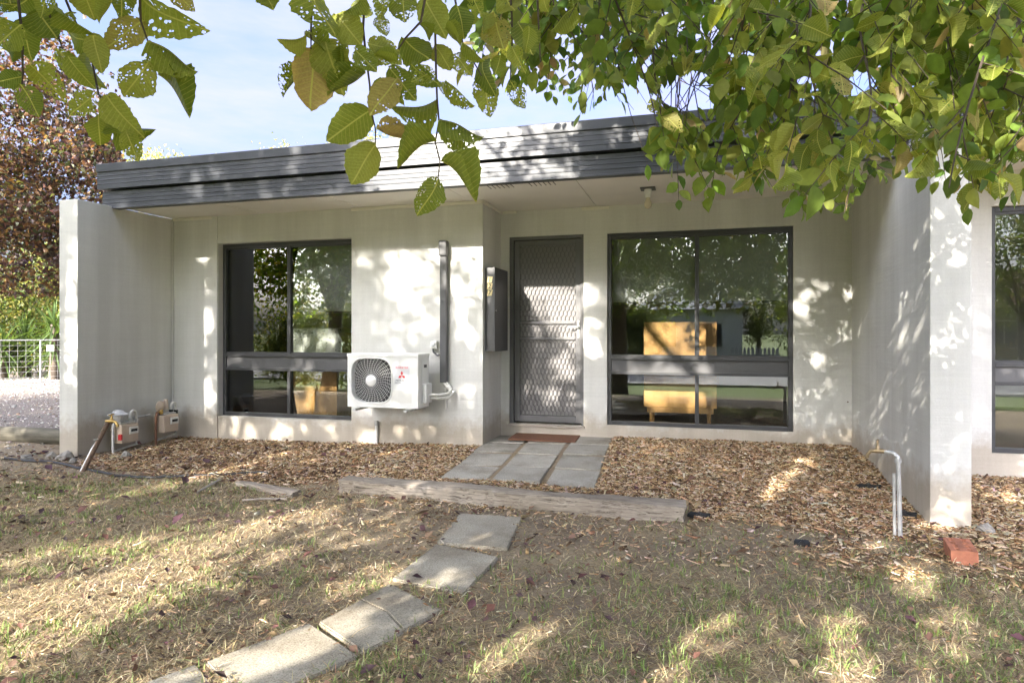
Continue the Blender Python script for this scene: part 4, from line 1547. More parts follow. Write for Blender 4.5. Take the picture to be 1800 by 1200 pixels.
PLUM = [(.085, .045, .04), (.12, .06, .045), (.06, .04, .045), (.16, .09, .05), (.075, .085, .04), (.10, .10, .045), (.19, .11, .06), (.05, .03, .035)]
pc = atT(45, 150, 12.0)
ptb = atT(215, 600, 12.5)
tree('plum_tree', 'purple leaved plum tree behind the left fin wall', 'tree', (ptb[0], ptb[1], 0), 2.6, .12, (pc[0] - .25, pc[1], 4.2), (2.4, 2.2, 3.0), 30000, 210, .24, .10, PLUM,
     seed=5, hollow=.25, keep=lambda P: (project(P)[0] < 200 + 15 * np.sin(project(P)[1] * .05)) & (project(P)[1] < 520))
SHR = [(.08, .12, .025), (.12, .15, .035), (.18, .18, .05), (.055, .085, .02), (.22, .20, .07)]
sc_ = atT(30, 520, 19.0)
tree('shrub', 'yellow green shrub behind the gate under the plum tree', 'shrub', (sc_[0], sc_[1], 0), .6, .06, (sc_[0], sc_[1], 1.6), (2.6, 1.6, 1.5), 16000, 120, .28, .10, SHR, seed=8, hollow=.2)
sc2 = atT(140, 470, 24.0)
tree('shrub', 'tall pale green tree mass far behind the gate', 'tree', (sc2[0], sc2[1], 0), 1.2, .1, (sc2[0], sc2[1], 2.6), (3.5, 2.0, 2.6), 16000, 140, .35, .13, SHR, seed=9, hollow=.2)


def yucca(p, h, label, seed):
    rng = np.random.default_rng(seed)
    t = thing('yucca', (p[0], p[1], 0), label, 'yucca', 'yucca plants behind the gate')
    obj('stem', MB().tube([(p[0], p[1], -.1), (p[0] + .03, p[1], h * .4), (p[0], p[1], h * .75)], [.14, .11, .09], 10), M['bark'], t, True)
    V, Fc, C = [], [], []
    n = 150
    for k in range(n):
        az = rng.uniform(0, 2 * PI)
        el = rng.uniform(-.7, 1.35)
        L = rng.uniform(.7, 1.05)
        z0 = h * rng.uniform(.35, .8)
        d = np.array([math.cos(az) * math.cos(el), math.sin(az) * math.cos(el), math.sin(el)])
        sd_ = np.array([-math.sin(az), math.cos(az), 0])
        w = .028
        pts = []
        for j in range(5):
            s_ = j / 4
            q = np.array([p[0], p[1], z0]) + d * L * s_ + np.array([0, 0, -.28 * s_ ** 2.2 * math.cos(el)])
            ww = w * (1 - s_ ** 2.5) * (.6 + .8 * min(1, s_ * 3) * .5)
            pts += [q - sd_ * ww, q + np.array([0, 0, -.012]), q + sd_ * ww]
        b0 = len(V)
        V += pts
        for j in range(4):
            a = b0 + j * 3
            Fc += [(a, a + 1, a + 4, a + 3), (a + 1, a + 2, a + 5, a + 4)]
        c = np.array((.07, .11, .035)) * rng.uniform(.6, 1.7)
        C += [c] * 15
    f = obj('leaves', np_mesh('leaves', np.array(V), np.array(Fc), np.array(C)), M['canopy'], t)
    return t


for k, (u, t_, h, lab) in enumerate(((95, 17.3, 2.0, 'tall yucca behind the gate close to the fin wall'), (45, 18.2, 1.6, 'lower yucca behind the middle of the gate'), (5, 17.6, 1.3, 'yucca at the left picture edge behind the gate'), (122, 18.0, 1.5, 'yucca half hidden by the left fin wall'))):
    yucca(atT(u, 585, t_), h, lab, 60 + k)

# gum trees standing beyond the house, only tops showing over the roof
GUM = [(.24, .26, .11), (.32, .31, .14), (.17, .20, .08), (.38, .33, .14)]
for k, (u, v, t_, rx, rz, n, lab) in enumerate(((300, 300, 27, 2.6, 1.3, 5000, 'pale gum tree top over the left end of the roof'),
                                               (500, 268, 30, .9, 1.0, 900, 'small thin gum tree tip above the roof'),
                                               (655, 250, 26, 2.1, 1.3, 3000, 'yellowish gum tree top above the middle of the roof'))):
    c = atT(u, v, t_)
    tree('gum_tree', lab, 'tree', (c[0], c[1], 0), c[2] - rz * 1.6, .16, (c[0], c[1], c[2] - rz * .55), (rx, rx, rz), n, 60, .28, .13, GUM, 'gum trees beyond the roof', 70 + k, hollow=.3, branches=22)

# ------------------------------------------------------------------ street side, seen in the window reflections
GRN = [(.05, .085, .02), (.08, .12, .03), (.12, .155, .035), (.15, .17, .05)]
YEL = [(.30, .27, .05), (.22, .24, .05), (.36, .30, .07)]
hw = thing('house', (-1.0, -24.5, -.5), 'white cottage across the street mirrored in the wide window', 'house')
hz0 = -.5
obj('wall', MB().box(-3.0, 2.6, -30, -24, hz0, 2.6), M['housewhite'], hw)
obj('roof', MB().add([(-3.4, -23.5, 2.6), (3.0, -23.5, 2.6), (3.0, -30.5, 2.6), (-3.4, -30.5, 2.6), (-1.6, -27, 4.2), (1.4, -27, 4.2)], [(0, 1, 5, 4), (2, 3, 4, 5), (1, 2, 5), (3, 0, 4), (3, 2, 1, 0)]), M['roof'], hw)
for x in (-2.2, .3):
    w_ = obj('window', MB().box(x, x + 1.2, -24.0, -23.95, .5, 1.8), M['frame'], hw)
    obj('pane', MB().box(x + .08, x + 1.12, -23.949, -23.94, .58, 1.72), M['dark'], w_)
hb = thing('house', (14.5, -24, -.5), 'brick house with tiled roof and hedge mirrored in the right edge window', 'house')
obj('wall', MB().box(9, 21, -33, -24, hz0, 2.5), M['brickwall'], hb)
rf = MB()
rows = 14
for k in range(rows):
    a, b2 = k / rows, (k + 1) / rows
    y0_, y1_ = -23.3 - 5.2 * a, -23.3 - 5.2 * b2
    z0_, z1_ = 2.45 + 2.3 * a, 2.45 + 2.3 * b2
    ins0, ins1 = 4.5 * a, 4.5 * b2
    rf.add([(8.4 + ins0, y0_, z0_ + .05), (21.6 - ins0, y0_, z0_ + .05), (21.6 - ins1, y1_, z1_), (8.4 + ins1, y1_, z1_)], [(0, 1, 2, 3)])
    rf.add([(8.4 + ins0, y0_, z0_ + .05), (21.6 - ins0, y0_, z0_ + .05), (21.6 - ins0, y0_, z0_), (8.4 + ins0, y0_, z0_)], [(0, 1, 2, 3)])
rf.add([(8.4, -23.3, 2.45), (8.4, -33.7, 2.45), (12.9, -28.5, 4.75)], [(0, 1, 2)])
rf.add([(21.6, -23.3, 2.45), (21.6, -33.7, 2.45), (17.1, -28.5, 4.75)], [(0, 1, 2)])
rf.add([(8.4, -33.7, 2.45), (21.6, -33.7, 2.45), (17.1, -28.5, 4.75), (12.9, -28.5, 4.75)], [(0, 1, 2, 3)])
obj('roof', rf, M['tileroof'], hb)
for x in (10.2, 13.4, 16.6):
    w_ = obj('window', MB().box(x, x + 1.8, -24.0, -23.94, .5, 1.9), M['housewhite'], hb)
    for i in range(3):
        obj('pane', MB().box(x + .08 + i * .57, x + .58 + i * .57, -23.939, -23.93, .58, 1.82), M['dark'], w_)
tree('hedge', 'clipped yellow hedge in front of the brick house across the street', 'hedge', (14, -21.5, -.5), .5, .05, (14, -21.5, .15), (5.0, .6, .5), 9000, 160, .16, .10, YEL, seed=90, hollow=.2)
street = [(-6.5, -20.5, 3.2, (2.6, 2.0, 2.6), 'green street tree left of the white cottage across the road', 91), (-3.0, -18.5, 1.2, (1.7, 1.3, 1.6), 'bushy green shrub before the white cottage across the road', 92),
          (5.6, -20.0, 2.2, (1.8, 1.6, 2.2), 'leafy green tree right of the white cottage across the road', 93), (13.0, -18.5, 4.6, (3.2, 2.4, 3.0), 'large green tree before the brick house across the road', 94),
          (-13, -19, 4.0, (3.5, 2.5, 3.2), 'broad green tree far along the opposite verge', 95), (9.0, -23, 1.6, (1.6, 1.3, 1.8), 'green shrub between the two houses across the road', 96)]
street += [(-18, -21, 3.4, (3.4, 2.2, 3.0), 'dark green tree at far left across the road', 98), (-9.6, -22, 3.0, (2.6, 2.0, 2.6), 'rounded green tree between the far left trees across the road', 99), (3.6, -26, 3.6, (2.4, 2.0, 2.8), 'tall green tree behind the white cottage', 100),
           (20, -20, 3.6, (3.2, 2.2, 3.0), 'green tree beyond the brick house end', 101)]
for (x, y, zc, rad, lab, sd_) in street:
    tree('street_tree', lab, 'tree', (x, y, -.5), max(.4, zc - rad[2] * .5), .14, (x, y, zc), rad, 9000, 120, .30, .16, GRN, 'trees and shrubs across the street', sd_, hollow=.3, branches=8)
for k, (x, y, lab) in enumerate(((-12.5, -5.2, 'dense green boundary shrub at far left of the front garden'), (-10.2, -5.6, 'dense green boundary shrub behind the yellowing tree'), (-7.8, -5.4, 'dense green boundary shrub nearest the front lawn'))):
    tree('boundary_shrub', lab, 'shrub', (x, y, -.4), .6, .06, (x, y, 1.0), (1.5, .9, 1.5), 7000, 90, .22, .11, GRN + [(.22, .22, .06)], 'boundary shrubs', 130 + k, hollow=.2)
tree('garden_shrub', 'sunlit light green shrub by the boundary wall beside the lawn', 'shrub', (3.6, -3.2, -.25), .4, .05, (3.6, -3.2, .55), (.75, .6, .7), 3500, 60, .14, .10, [(.20, .26, .05), (.14, .2, .04)], seed=97)
bw = thing('boundary_wall', (5.2, -4.0, -.3), 'fawn block side wall at the end of the front garden', 'wall')
bme = MB().box(-.195, .195, -.07, .07, -.09, .09, .006).mesh('block')
bme.materials.append(M['brickwall'])
obj('wall_core', MB().box(4.0, 6.4, -5.06, -4.98, -.6, 1.62), M['brickwall'], bw)
for r in range(11):
    for c in range(6):
        o = bpy.data.objects.new('block', bme)
        link(o, bw)
        o.location = (4.2 + c * .4 + (r % 2) * .2 - .1, -5.02, -.45 + r * .19)
pf = thing('picket_fence', (2.6, -16.4, -.5), 'short grey picket fence panel across the road', 'fence')
for k in range(12):
    obj('picket', MB().add([(1.6 + k * .17, -16.4, -.5), (1.72 + k * .17, -16.4, -.5), (1.72 + k * .17, -16.4, .55), (1.66 + k * .17, -16.4, .65), (1.6 + k * .17, -16.4, .55)] +
                           [(1.6 + k * .17, -16.42, -.5), (1.72 + k * .17, -16.42, -.5), (1.72 + k * .17, -16.42, .55), (1.66 + k * .17, -16.42, .65), (1.6 + k * .17, -16.42, .55)],
                           [(0, 1, 2, 3, 4), (9, 8, 7, 6, 5)] + [(i, (i + 1) % 5, 5 + (i + 1) % 5, 5 + i) for i in range(5)]), M['picket'], pf)
obj('rail', MB().box(1.55, 3.65, -16.46, -16.421, .25, .33), M['picket'], pf)

# ------------------------------------------------------------------ the elm that hangs over the lawn
TB = Vector((-1.75, -1.35, float(gh(-1.75, -1.35))))
elm = thing('elm_tree', tuple(TB), 'elm tree with insect eaten leaves drooping over the lawn into the picture', 'tree')
tm = MB()
tm.tube([TB - Vector((0, 0, .3)), TB + Vector((.02, .02, .25)), TB + Vector((.05, .03, 1.0)), TB + Vector((.03, .06, 1.8)), TB + Vector((.0, .1, 2.5))], [.30, .22, .185, .18, .20], 16)
obj('trunk', tm, M['bark'], elm, True)
fork = TB + Vector((0, .1, 2.4))
nodes = []


def limb(pts, r0, r1):
    P = [Vector(p) for p in pts]
    out_ = []
    for i in range(len(P) - 1):                     # Catmull-Rom
        p0, p1, p2, p3 = P[max(i - 1, 0)], P[i], P[i + 1], P[min(i + 2, len(P) - 1)]
        for k in range(6):
            t_ = k / 6
            out_.append(.5 * ((2 * p1) + (p2 - p0) * t_ + (2 * p0 - 5 * p1 + 4 * p2 - p3) * t_ ** 2 + (3 * p1 - p0 - 3 * p2 + p3) * t_ ** 3))
    out_.append(P[-1])
    n_ = len(out_)
    obj('branch', MB().tube(out_, [r0 + (r1 - r0) * (i / (n_ - 1)) ** .8 for i in range(n_)], 9), M['bark'], elm, True)
    nodes.extend(out_[n_ // 4:])


ff = tuple(fork)
limb([ff, (-1.2, -.3, 3.6), (-.2, 1.0, 4.1), (1.2, 2.3, 4.0), (2.6, 3.0, 3.7)], .13, .03)
limb([ff, (-1.7, -.1, 3.7), (-1.7, 1.0, 4.0), (-1.2, 2.1, 3.6)], .10, .02)
limb([ff, (-2.5, -.8, 3.8), (-3.3, .1, 4.1), (-3.6, 1.1, 3.7)], .10, .02)
limb([ff, (-.6, -1.0, 3.9), (.8, -.3, 4.6), (2.3, .8, 4.5), (3.4, 1.8, 4.0)], .11, .03)
limb([ff, (-.3, -2.2, 4.0), (1.4, -2.6, 4.6), (2.6, -2.6, 4.2)], .10, .03)
limb([ff, (-3.2, -2.0, 4.0), (-4.6, -2.1, 4.6), (-5.6, -2.0, 4.3)], .10, .03)
limb([ff, (-2.0, -2.6, 4.1), (-2.2, -3.8, 4.6), (-2.2, -5.0, 4.2)], .10, .03)
limb([ff, (-2.25, -1.9, 3.4), (-2.5, -2.5, 5.2), (-2.4, -2.7, 6.8)], .12, .03)
limb([ff, (-2.6, -1.6, 4.6), (-3.6, -1.2, 5.8), (-4.2, -.8, 6.4)], .09, .03)
limb([ff, (-1.0, -1.6, 4.6), (.2, -1.4, 5.8), (1.0, -1.2, 6.3)], .09, .03)
NODES = np.array([tuple(p) for p in nodes])


def hang_to_limb(p):
    """a thin shoot from the branch nearest above down to the top of a twig"""
    p = np.array(p)
    d = np.linalg.norm(NODES - p, axis=1) + np.where(NODES[:, 2] < p[2] + .1, 3, 0)
    q = NODES[d.argmin()]
    m = p * .35 + q * .65
    m = np.array([m[0], m[1], max(m[2], q[2] - .05)])
    n2 = p * .85 + q * .15
    n2[2] = p[2] + max(.12, (q[2] - p[2]) * .45)
    return [tuple(q), tuple(m), tuple(n2)]


# near leaf shapes, shared by all large leaves
def leaf_mesh(fold, bend, curl, width, seed, rows=18):
    rng = np.random.default_rng(seed)
    V, Fc, UV = [], [], []
    cols = (-1, -.5, 0, .5, 1)
    for i in range(rows + 1):
        s_ = i / rows
        w = width * (math.sin(PI * min(1, s_ ** .80)) ** .72) * (1 - .25 * max(0, s_ - .75) * 4 * .5)
        if i == 0:
            w = .012
        if i == rows:
            w = .004
        tooth = (.013 if i % 2 else -.008) * (1 if 1 < i < rows else 0)
        for c in cols:
            x = c * (w + (tooth if abs(c) == 1 else 0)) * (1.0 + .05 * math.sin(i))
            asym = -.02 if (c < 0 and i < 3) else 0
            z = fold * abs(x) - bend * s_ ** 2 * .5 + curl * math.sin(s_ * 5 + c) * .03 + .010 * math.sin(s_ * 40) * abs(c) + curl * .5 * (x ** 2) * math.sin(s_ * 3)
            V.append((x * math.cos(fold * .6), s_ + asym, z))
            UV.append((x, s_))
    for i in range(rows):
        for j in range(4):
            a = i * 5 + j
            Fc.append((a, a + 1, a + 6, a + 5))
    # stalk
    me = np_mesh('leaf', np.array(V), np.array(Fc), uv=np.array(UV))
    me.polygons.foreach_set('use_smooth', [True] * len(me.polygons))
    me.materials.append(M['leaf'])
    return me


BROAD = [leaf_mesh(.12, .25, 1.6, .36, 1), leaf_mesh(.28, .5, -1.8, .33, 2), leaf_mesh(.05, -.2, 2.2, .38, 3), leaf_mesh(.4, .1, -2.6, .34, 4), leaf_mesh(-.2, .6, 2.4, .35, 7), leaf_mesh(.5, .7, 1.2, .32, 8)]
FOLD = [leaf_mesh(1.3, .4, 1.6, .34, 5), leaf_mesh(1.7, .2, -2.0, .33, 6)]
leaf_budget = [300]


def put_leaf(p0, p1, folded, rng, facing=None):
    """a leaf object from stalk end p0 to tip p1"""
    p0, p1 = Vector(p0), Vector(p1)
    d = p1 - p0
    L = d.length
    d.normalize()
    if facing is None:
        toward = (Vector((0, 0, CAMZ)) - p0).normalized()
        n_ = toward + Vector(rng.normal(size=3) * (.28 if not folded else .4))
        if folded:
            n_ = n_ + d.cross(toward) * (1.3 if rng.random() < .5 else -1.3)
    else:
        n_ = Vector(facing)
    if rng.random() < .35:
        n_ = -n_
    x = d.cross(n_).normalized()
    z = x.cross(d).normalized()
    me = (FOLD if folded else BROAD)[rng.integers(0, 2 if folded else 6)]
    o = bpy.data.objects.new('leaf', me)
    link(o, elm)
    R = Matrix(((x.x, d.x, z.x, p0.x), (x.y, d.y, z.y, p0.y), (x.z, d.z, z.z, p0.z), (0, 0, 0, 1)))
    o.matrix_basis = R @ Matrix.Diagonal((L, L, L, 1))
    leaf_budget[0] -= 1
    return o


rl = np.random.default_rng(21)


def cluster(off, scale, t0, twigs, leaves):
    """twigs and leaves noted in a zoomed crop; each twig hangs at its own distance"""
    cv = lambda p: (off[0] + p[0] / scale, off[1] + p[1] / scale)
    for k, tw in enumerate(twigs):
        pts = [atT(*cv(p), t0 + .03 * math.sin(k * 2.1 + i * .6)) for i, p in enumerate(tw)]
        pth = hang_to_limb(pts[0]) + [tuple(p) for p in pts]
        n_ = len(pth)
        obj('twig', MB().tube(pth, [.009, .006, .004] + [.0032 - .0018 * i / max(1, n_ - 4) for i in range(n_ - 3)], 6), M['twig'], elm, True)
    for (a, b, fo) in leaves:
        t1 = t0 + rl.uniform(-.07, .07)
        put_leaf(atT(*cv(a), t1), atT(*cv(b), t1 + rl.uniform(-.035, .035)), fo, rl)


cluster((0, 0), 3.0, 1.45,
        [[(735, -60), (742, 110), (780, 220), (778, 330)], [(330, -40), (380, 80), (480, 290), (520, 500), (620, 600), (670, 700)], [(90, -60), (118, 200), (120, 400), (115, 450)], [(200, -60), (300, 170), (330, 260)], [(560, -60), (440, -20)]],
        [((755, 108), (560, 280), 0), ((780, 330), (655, 505), 0), ((785, 215), (1040, 390), 1), ((832, 395), (1022, 572), 1), ((508, 490), (375, 605), 0), ((520, 602), (528, 768), 0), ((662, 685), (730, 858), 0), ((622, 640), (778, 718), 1),
         ((108, 445), (222, 622), 0), ((155, 340), (335, 502), 0), ((122, 405), (-15, 440), 0), ((430, -110), (490, 132), 0), ((640, -130), (655, 82), 0), ((750, -10), (985, 188), 0), ((110, 95), (150, 315), 0), ((300, 255), (405, 412), 0),
         ((488, 180), (545, 372), 0), ((200, 60), (310, 215), 0), ((-60, 20), (110, 30), 0), ((480, 210), (300, 190), 0), ((560, 500), (715, 720), 0), ((470, 290), (520, 465), 1), ((540, 520), (690, 575), 1), ((-20, 90), (80, 200), 0), ((10, 260), (95, 310), 1),
         ((110, 130), (-30, 250), 0), ((250, -60), (230, 100), 0), ((330, 60), (460, 180), 1), ((180, -50), (60, 90), 0), ((370, 60), (300, 110), 1), ((20, -90), (70, 60), 0), ((880, -90), (1010, 60), 0), ((600, -20), (520, 120), 1), ((360, 300), (480, 470), 0)])
cluster((450, 0), 3.0, 1.52,
        [[(575, -60), (565, 150), (580, 300), (600, 450), (605, 580), (630, 680), (630, 765)], [(930, -60), (945, 170), (950, 400), (955, 520), (965, 640), (945, 750), (970, 850), (960, 945)],
         [(900, -60), (870, 115), (790, 200), (750, 260), (745, 335)], [(1340, -60), (1350, 100), (1350, 250), (1340, 430)], [(1040, -60), (1090, 230), (1190, 400)], [(300, -60), (290, 150), (290, 260)], [(1480, -80), (1490, 120), (1500, 330)]],
        [((285, -100), (385, 225), 0), ((265, 185), (115, 238), 1), ((255, 190), (410, 302), 1), ((290, 258), (283, 592), 0), ((238, 355), (140, 512), 1), ((360, 195), (430, 445), 0), ((418, 75), (560, 245), 0), ((578, 385), (372, 502), 1), ((742, 415), (598, 582), 0),
         ((605, 480), (785, 552), 1), ((606, 580), (392, 724), 0), ((636, 680), (832, 748), 1), ((630, 762), (505, 972), 0), ((770, -70), (782, 112), 0), ((880, -20), (995, 175), 0), ((775, 200), (925, 340), 0), ((745, 342), (625, 285), 1), ((700, 355), (835, 535), 0),
         ((942, 380), (818, 435), 0), ((956, 445), (1010, 490), 0), ((1000, 425), (1155, 565), 1), ((1190, 400), (1237, 618), 0), ((950, 525), (728, 612), 1), ((970, 630), (1198, 732), 1), ((950, 745), (728, 835), 1), ((975, 850), (1188, 1018), 1), ((962, 938), (880, 1132), 0),
         ((1340, 425), (1405, 582), 0), ((1200, 315), (1205, 485), 0), ((1060, 30), (1115, 230), 0), ((1090, 225), (1205, 325), 1), ((1040, 285), (1140, 405), 0), ((1258, 70), (1300, 285), 0), ((1350, 248), (1405, 365), 0), ((1310, -40), (1372, 115), 0), ((1480, -60), (1545, 65), 0),
         ((30, -70), (95, 55), 0), ((640, 80), (690, 190), 0), ((500, 30), (620, 80), 0), ((590, 230), (760, 260), 0), ((600, 250), (770, 340), 0), ((520, 260), (620, 360), 0), ((470, 250), (460, 380), 1), ((860, 130), (930, 210), 1), ((940, 240), (1030, 370), 0), ((1000, 150), (1080, 240), 1),
         ((1180, 60), (1220, 180), 1), ((1290, 290), (1260, 400), 0), ((1440, 140), (1420, 280), 0), ((1380, 120), (1460, 300), 0), ((700, -30), (640, 90), 0), ((1130, -40), (1190, 90), 0), ((560, -30), (480, 90), 1), ((820, 340), (940, 460), 0)])

# ---- the dense mass on the right: drooping twigs with alternate leaves
prof_u = [840, 880, 930, 990, 1010, 1060, 1110, 1140, 1200, 1290, 1330, 1400, 1470, 1530, 1570, 1610, 1660, 1720, 1780, 1900]
prof_v = [120, 175, 120, 240, 230, 180, 160, 310, 375, 335, 320, 385, 380, 340, 280, 300, 350, 375, 330, 345]
rm = np.random.default_rng(33)
cand = []
for k in range(84):
    u0 = 850 + (k % 42) * 25 + rm.uniform(-22, 22)
    ve = float(np.interp(u0, prof_u, prof_v))
    t_ = rm.uniform(1.9, 4.3) if u0 > 1120 else rm.uniform(2.2, 4.4)
    v_end = ve * (1.04 - .3 * rm.random() ** 1.5) if k < 42 else ve * rm.uniform(.1, .75)
    if k % 3 == 0 and u0 > 1120:
        t_ = rm.uniform(1.8, 2.5)
    v0 = -90 - rm.uniform(0, 60)
    sw = rm.uniform(-150, 150)
    ph1, ph2, am = rm.uniform(0, 6), rm.uniform(3, 8), rm.uniform(8, 26)
    nseg_ = 9
    pts = [atT(u0 + sw * (i / nseg_ - 1) + am * math.sin(i / nseg_ * ph2 + ph1), v0 + (v_end - 40 - v0) * i / nseg_, t_ + .25 * math.sin(i / nseg_ * 3 + k)) for i in range(nseg_ + 1)]
    pth = hang_to_limb(pts[0]) + [tuple(p) for p in pts]
    n_ = len(pth)
    tw = MB().tube(pth, [.011, .009, .007] + [.0055 - .0038 * i / max(1, n_ - 4) for i in range(n_ - 3)], 5)
    Lt = sum(float(np.linalg.norm(pts[i + 1] - pts[i])) for i in range(nseg_))
    ns = max(3, int(Lt / .085))
    for j in range(ns + 1):
        s_ = min(.999, max(0, (j + rm.uniform(-.3, .3)) / ns))
        i0 = int(s_ * nseg_)
        p = pts[i0] + (pts[i0 + 1] - pts[i0]) * (s_ * nseg_ - i0)
        az = rm.uniform(0, 2 * PI)
        ax_ = np.array([math.cos(az), math.sin(az), -rm.uniform(.15, 1.3)])
        if j == ns:
            ax_ = pts[-1] - pts[-2]
        ax_ = ax_ / np.linalg.norm(ax_)
        Ls = rm.uniform(.12, .34) * (1.15 - .4 * s_)
        tip = p + ax_ * Ls + np.array([0, 0, -.25 * Ls])
        ut_, vt_, _t = project(tip)
        if vt_[0] > float(np.interp(ut_[0], prof_u, prof_v)) + 15:
            continue
        midp = (p + tip) / 2 + np.array([0, 0, .03 * Ls])
        tw.tube([tuple(p), tuple(midp), tuple(tip)], [.0022, .0018, .0010], 4)
        nrm0 = np.array([0, 0, 1.0]) + rm.normal(size=3) * .45
        sd0 = np.cross(ax_, nrm0)
        sd0 /= np.linalg.norm(sd0)
        nrm0 = np.cross(sd0, ax_)
        nlv = max(3, int(Ls / .034))
        for q in range(nlv + 1):
            f_ = q / nlv
            base_ = p + (midp - p) * min(1, f_ * 2) + (tip - midp) * max(0, f_ * 2 - 1)
            side = (1 if q % 2 else -1)
            dr = ax_ * rm.uniform(.45, .8) + sd0 * side * rm.uniform(.6, 1.0) + np.array([0, 0, -rm.uniform(.1, .75)])
            if q == nlv:
                dr = ax_ + np.array([0, 0, -.4])
            dr /= np.linalg.norm(dr)
            cand.append((base_, dr, rm.uniform(.048, .092), nrm0 + rm.normal(size=3) * .35))
    obj('twig', tw, M['twig'], elm, True)
PN = np.array([c[3] for c in cand])
PB = np.array([c[0] for c in cand])
PD = np.array([c[1] for c in cand])
PL = np.array([c[2] for c in cand])
uu, vv, tt = project(PB + PD * PL[:, None] * .5)
u2, v2, _ = project(PB + PD * PL[:, None])
lim = np.interp(u2, prof_u, prof_v) + 40
okm = (v2 < lim)
for (gu, gv, ru, rv) in ((1205, 165, 48, 40), (1512, 148, 30, 26), (1130, 190, 26, 30), (985, 60, 14, 16), (1040, 160, 12, 20), (1310, 95, 14, 12), (1420, 140, 16, 14), (1250, 60, 16, 14), (1690, 200, 16, 14), (1075, 250, 58, 60), (930, 250, 70, 70)):
    okm &= ((uu - gu) / ru) ** 2 + ((vv - gv) / rv) ** 2 > 1
PB, PD, PL, PN, uu, vv, tt = PB[okm], PD[okm], PL[okm], PN[okm], uu[okm], vv[okm], tt[okm]
inside = (uu > -10) & (uu < 1810) & (vv > -10)
size = PL / tt * inside * rm.uniform(.75, 1.25, len(PL))
order = np.argsort(-size)
near_i = order[:max(0, leaf_budget[0])]
for i in near_i:
    fn = PN[i]
    put_leaf(PB[i], PB[i] + PD[i] * PL[i], bool(rm.random() < .16), rm, tuple(fn))
rest = np.setdiff1d(np.arange(len(PL)), near_i)
ELM = [(.125, .195, .03), (.16, .235, .04), (.19, .265, .045), (.085, .15, .025), (.24, .285, .065), (.17, .235, .04), (.36, .28, .14)]
nrm_ = unit(PN[rest])
# ---- the canopy above: clumped leaves; leaves cut away along sun lines to shape the light patches
rc = np.random.default_rng(44)
nC = 64000
Pc, _cc = crown_points(rc, nC, (-2.2, -1.6, 4.9), (5.2, 4.4, 3.1), 520, .30, .15)
Ps, _ = crown_points(rc, 9000, (-2.0, -1.0, 2.7), (4.6, 3.6, .55), 110, .26, .35)      # drooping skirt
Pc = np.concatenate([Pc, Ps])
u_, v_, t_c = project(Pc)
infr = (t_c > -.3) & (u_ > -120) & (u_ < 1920) & (v_ > -90) & (t_c < 12)
nearcam = np.linalg.norm(Pc - np.array([0, 0, CAMZ]), axis=1) < 1.1
LIT = []                                                         # where the sun comes through: point, radius


def lit(p, r):
    LIT.append((np.array(p), r))


for (u, v, r) in ((705, 455, .12), (735, 475, .15), (712, 520, .12), (690, 490, .07), (745, 555, .07), (800, 445, .08), (835, 460, .07), (730, 590, .06), (830, 600, .06), (700, 610, .06), (820, 690, .07), (650, 770, .1), (420, 750, .12), (500, 755, .12), (365, 500, .05), (370, 560, .05), (365, 680, .08)):
    lit(atY(u, v, YP), r)
for (u, v, r) in ((640, 290, .18), (720, 270, .32), (790, 260, .34), (850, 270, .22), (690, 320, .16), (800, 300, .34), (870, 235, .18), (740, 310, .26), (680, 280, .2), (960, 290, .08), (990, 300, .07), (930, 300, .08), (1010, 215, .06)):
    lit(atY(u, v, YF), r)
for (u, v, r) in ((975, 545, .16), (1005, 540, .12), (990, 640, .13), (1000, 590, .14), (965, 690, .10), (1010, 700, .10), (1035, 520, .07), (1040, 610, .09), (1045, 570, .05)):
    lit(atY(u, v, YW), r)
for u in (1145, 1185, 1225, 1255):
    for v in (580, 630, 690):
        lit(atY(u, v, 7.38), .13)
for (u, v, r) in ((500, 690, .12), (550, 700, .14), (530, 600, .14), (580, 600, .12), (490, 600, .12), (520, 720, .1), (580, 670, .1)):
    lit(atY(u, v, 6.8), r)
for (u, v, r) in ((1655, 905, .13), (1690, 900, .05)):
    lit(atY(u, v, 4.8), r)
for (u, v, r) in ((1380, 850, .16), (1420, 825, .12), (1340, 870, .10), (1460, 830, .06), (1390, 880, .09), (1250, 1070, .12), (1200, 1110, .10), (1150, 1090, .08), (1550, 960, .1), (1610, 1005, .1), (1760, 870, .12), (1500, 1140, .08),
                  (60, 1080, .30), (160, 1040, .26), (240, 1000, .20), (20, 1130, .22), (320, 960, .12), (420, 930, .12), (230, 950, .12), (60, 970, .14), (440, 1150, .1), (520, 1120, .09), (330, 840, .12), (420, 820, .12), (250, 860, .1), (500, 800, .1), (640, 1010, .1), (700, 1000, .06), (600, 1080, .1),
                  (1310, 840, .08), (1440, 870, .07), (1270, 830, .05), (1180, 800, .05), (700, 800, .07), (560, 810, .08), (620, 790, .06), (800, 790, .05), (840, 945, .06), (780, 1010, .07), (590, 1110, .06), (520, 900, .09), (1480, 1090, .07), (1690, 1100, .09), (950, 1090, .07), (870, 1140, .08)):
    lit(atZ(u, v, .03), r)
rdp = np.random.default_rng(5)
for (u0, u1, v0, v1, yy, n_) in ((320, 378, 440, 760, YP, 14), (385, 615, 742, 765, YP, 8), (630, 840, 450, 770, YP, 30), (890, 1060, 520, 740, YW, 10), (1400, 1490, 480, 760, YW, 6), (200, 560, 255, 365, YF, 9), (900, 1140, 230, 320, YF, 6), (110, 136, 400, 790, 5.1, 14), (1640, 1705, 450, 900, 4.8, 5)):
    for k in range(n_):
        lit(atY(rdp.uniform(u0, u1), rdp.uniform(v0, v1), yy), rdp.uniform(.025, .06))
for k in range(10):
    q = rdp.uniform((XR, 5.0, .3), (XR, 6.6, 2.0))
    lit(q, rdp.uniform(.03, .05))
